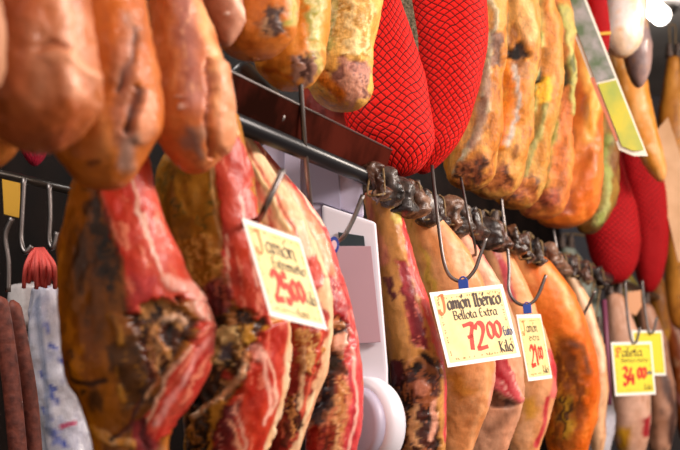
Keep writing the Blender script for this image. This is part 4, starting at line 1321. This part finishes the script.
# ------------------------------------------------------------------ left background
rk = empty('sausage_rack', W(30, 180, 3.9), 'dark steel bar at the left that background hooks hang from', 'rack')
tube('rack_bar', [W(-60, 160, 3.7), W(95, 196, 4.1)], .011, M_DSTEEL, rk)
for lb, pts in (
        ('background steel hook over the red tassels, left one', [(24, 178, 3.85), (22, 215, 3.85), (21, 240, 3.85), (25, 252, 3.84), (32, 246, 3.84)]),
        ('background steel hook over the red tassels, right one', [(49, 184, 3.9), (50, 215, 3.9), (49, 240, 3.9), (53, 248, 3.89), (57, 232, 3.89)]),
        ('background steel hook holding the sausages at the left edge', [(12, 218, 3.6), (5, 236, 3.6), (8, 262, 3.6), (8, 292, 3.6)])):
    hk(lb, pts, .0065)
yl = prism('yellow_label', [(2, 178), (20, 182), (20, 218), (4, 214)], 4.2, .004, plain('ochre_label', '#c8961c', .5), None, 0)
tag(yl, 'ochre yellow card hanging behind the hooks at left', 'card')
m_sg = plain('dry_sausage_skin', '#8a4636', .6, 0, '#5c2a22', 50, .004)
for lb, pts, r in (('long dry sausage at the left edge, left one', [(-2, 296, 3.6), (4, 330, 3.6), (12, 390, 3.6), (20, 475, 3.6)], .021),
                   ('long dry sausage at the left edge, right one', [(12, 300, 3.7), (20, 340, 3.7), (30, 400, 3.7), (36, 478, 3.7)], .019)):
    s_ = tube('dry_sausage', [W(*p) for p in pts], r, m_sg, None, 16, 8, r_fn=lambda t, r=r: r * (.25 + .75 * min(1, math.sin(min(t, 1 - t) * math.pi) * 4) ** .5 if 0 < t < 1 else .2))
    tag(s_, lb, 'sausage')
tg = empty('red_tassels', W(38, 250, 3.85), 'bunch of coral red net tassels under the background hooks', 'net')
rnd = random.Random(9)
m_ts = plain('coral_net', '#d8564e', .6)
for k in range(12):
    x = 26 + k * 2.6
    tube('tassel', [W(38 + (x - 38) * .3, 249, 3.85), W(x, 266 + rnd.uniform(-2, 2), 3.82 + rnd.uniform(-.02, .02)), W(x + rnd.uniform(-3, 3), 284 + rnd.uniform(-5, 5), 3.84)], .006, m_ts, tg, 6, 4)
bg = body('plastic_bag', 3.98, [(30, 285), (28, 320), (30, 380), (38, 440), (40, 500)], [(60, 285), (74, 320), (86, 380), (98, 440), (104, 500)], 20, .08,
          ['#d2d2e2', '#e6e4ee', '#a8acc8', .6], [
              ln([(50 + 6 * (k % 3), 330 + k * 14), (56 + 6 * (k % 3), 334 + k * 14)], 3, ['#4a5cb8', '#8a94d0'], f=2, warp=6) for k in range(9)] + [
              ln([(66, 428), (80, 424)], 2.5, ['#c05878'], f=1.5), ln([(40, 300), (48, 360), (54, 430)], 3, ['#9098b0'], f=3)],
          mat=M_WRAP, seed=120, res=2, lump=.012)
tag(bg, 'white plastic bag with blue print, behind the leftmost lower ham', 'bag')
bg2 = body('plastic_bag', 4.3, [(10, 282), (8, 300), (10, 330)], [(56, 282), (62, 300), (60, 330)], 10, .05, ['#c8c0c0', '#d8d4d4', '#a89c9c'], mat=M_WRAP, seed=121, res=2.5)
tag(bg2, 'crumpled pale bag just below the coral tassels', 'bag')
netham('red netted ham bottom in the far background at left, under the big orange ham', 4.4, [(22, 120), (20, 145), (26, 166)], [(46, 120), (47, 145), (42, 166)], 18, .06,
       netmat('magenta_net', '#c02040', 15, 34), seed=122, res=2.5)
up('orange ham bottom at the left edge, behind the front orange ham', 2.25, [(-40, 60), (-44, 110), (-30, 168)], [(30, 60), (34, 110), (14, 168)], 50, .08, UO, seed=123, res=2.5)

# fittings beside the rail at the top, behind the blistered ham
jn = empty('rail_fitting', W(262, 100, 3.0), 'dark rail fitting with a cream knob and green wire, left end of the black rail', 'fitting')
tube('bracket', [W(236, 70, 3.0), W(262, 96, 3.0), W(280, 122, 3.0)], .03, M_BLACK, jn, 14, 5)
c = W(233, 97, 2.72)
tube('knob', [c + Vector((.012 * math.cos(a), 0, .009 * math.sin(a))) for a in [k * math.pi / 6 for k in range(13)]], .005, plain('cream_knob', '#c8b878', .4), jn, 8)
tube('wire', [W(240, 112, 2.8), W(248, 104, 2.8), W(256, 110, 2.8), (W(262, 104, 2.8))], .006, plain('green_wire', '#4a8a74', .4), jn, 8, 5)
tube('ring', [W(266, 116, 2.84), W(272, 111, 2.84), W(280, 112, 2.84), W(283, 118, 2.84), W(276, 123, 2.84), W(266, 120, 2.84)], .004, M_STEEL, jn, 8, 5)
# dark red cured loin row behind the glossy strip
for k, (x, Y) in enumerate(((316, 3.5), (338, 3.55), (356, 3.62))):
    pass
bpy.context.view_layer.update()
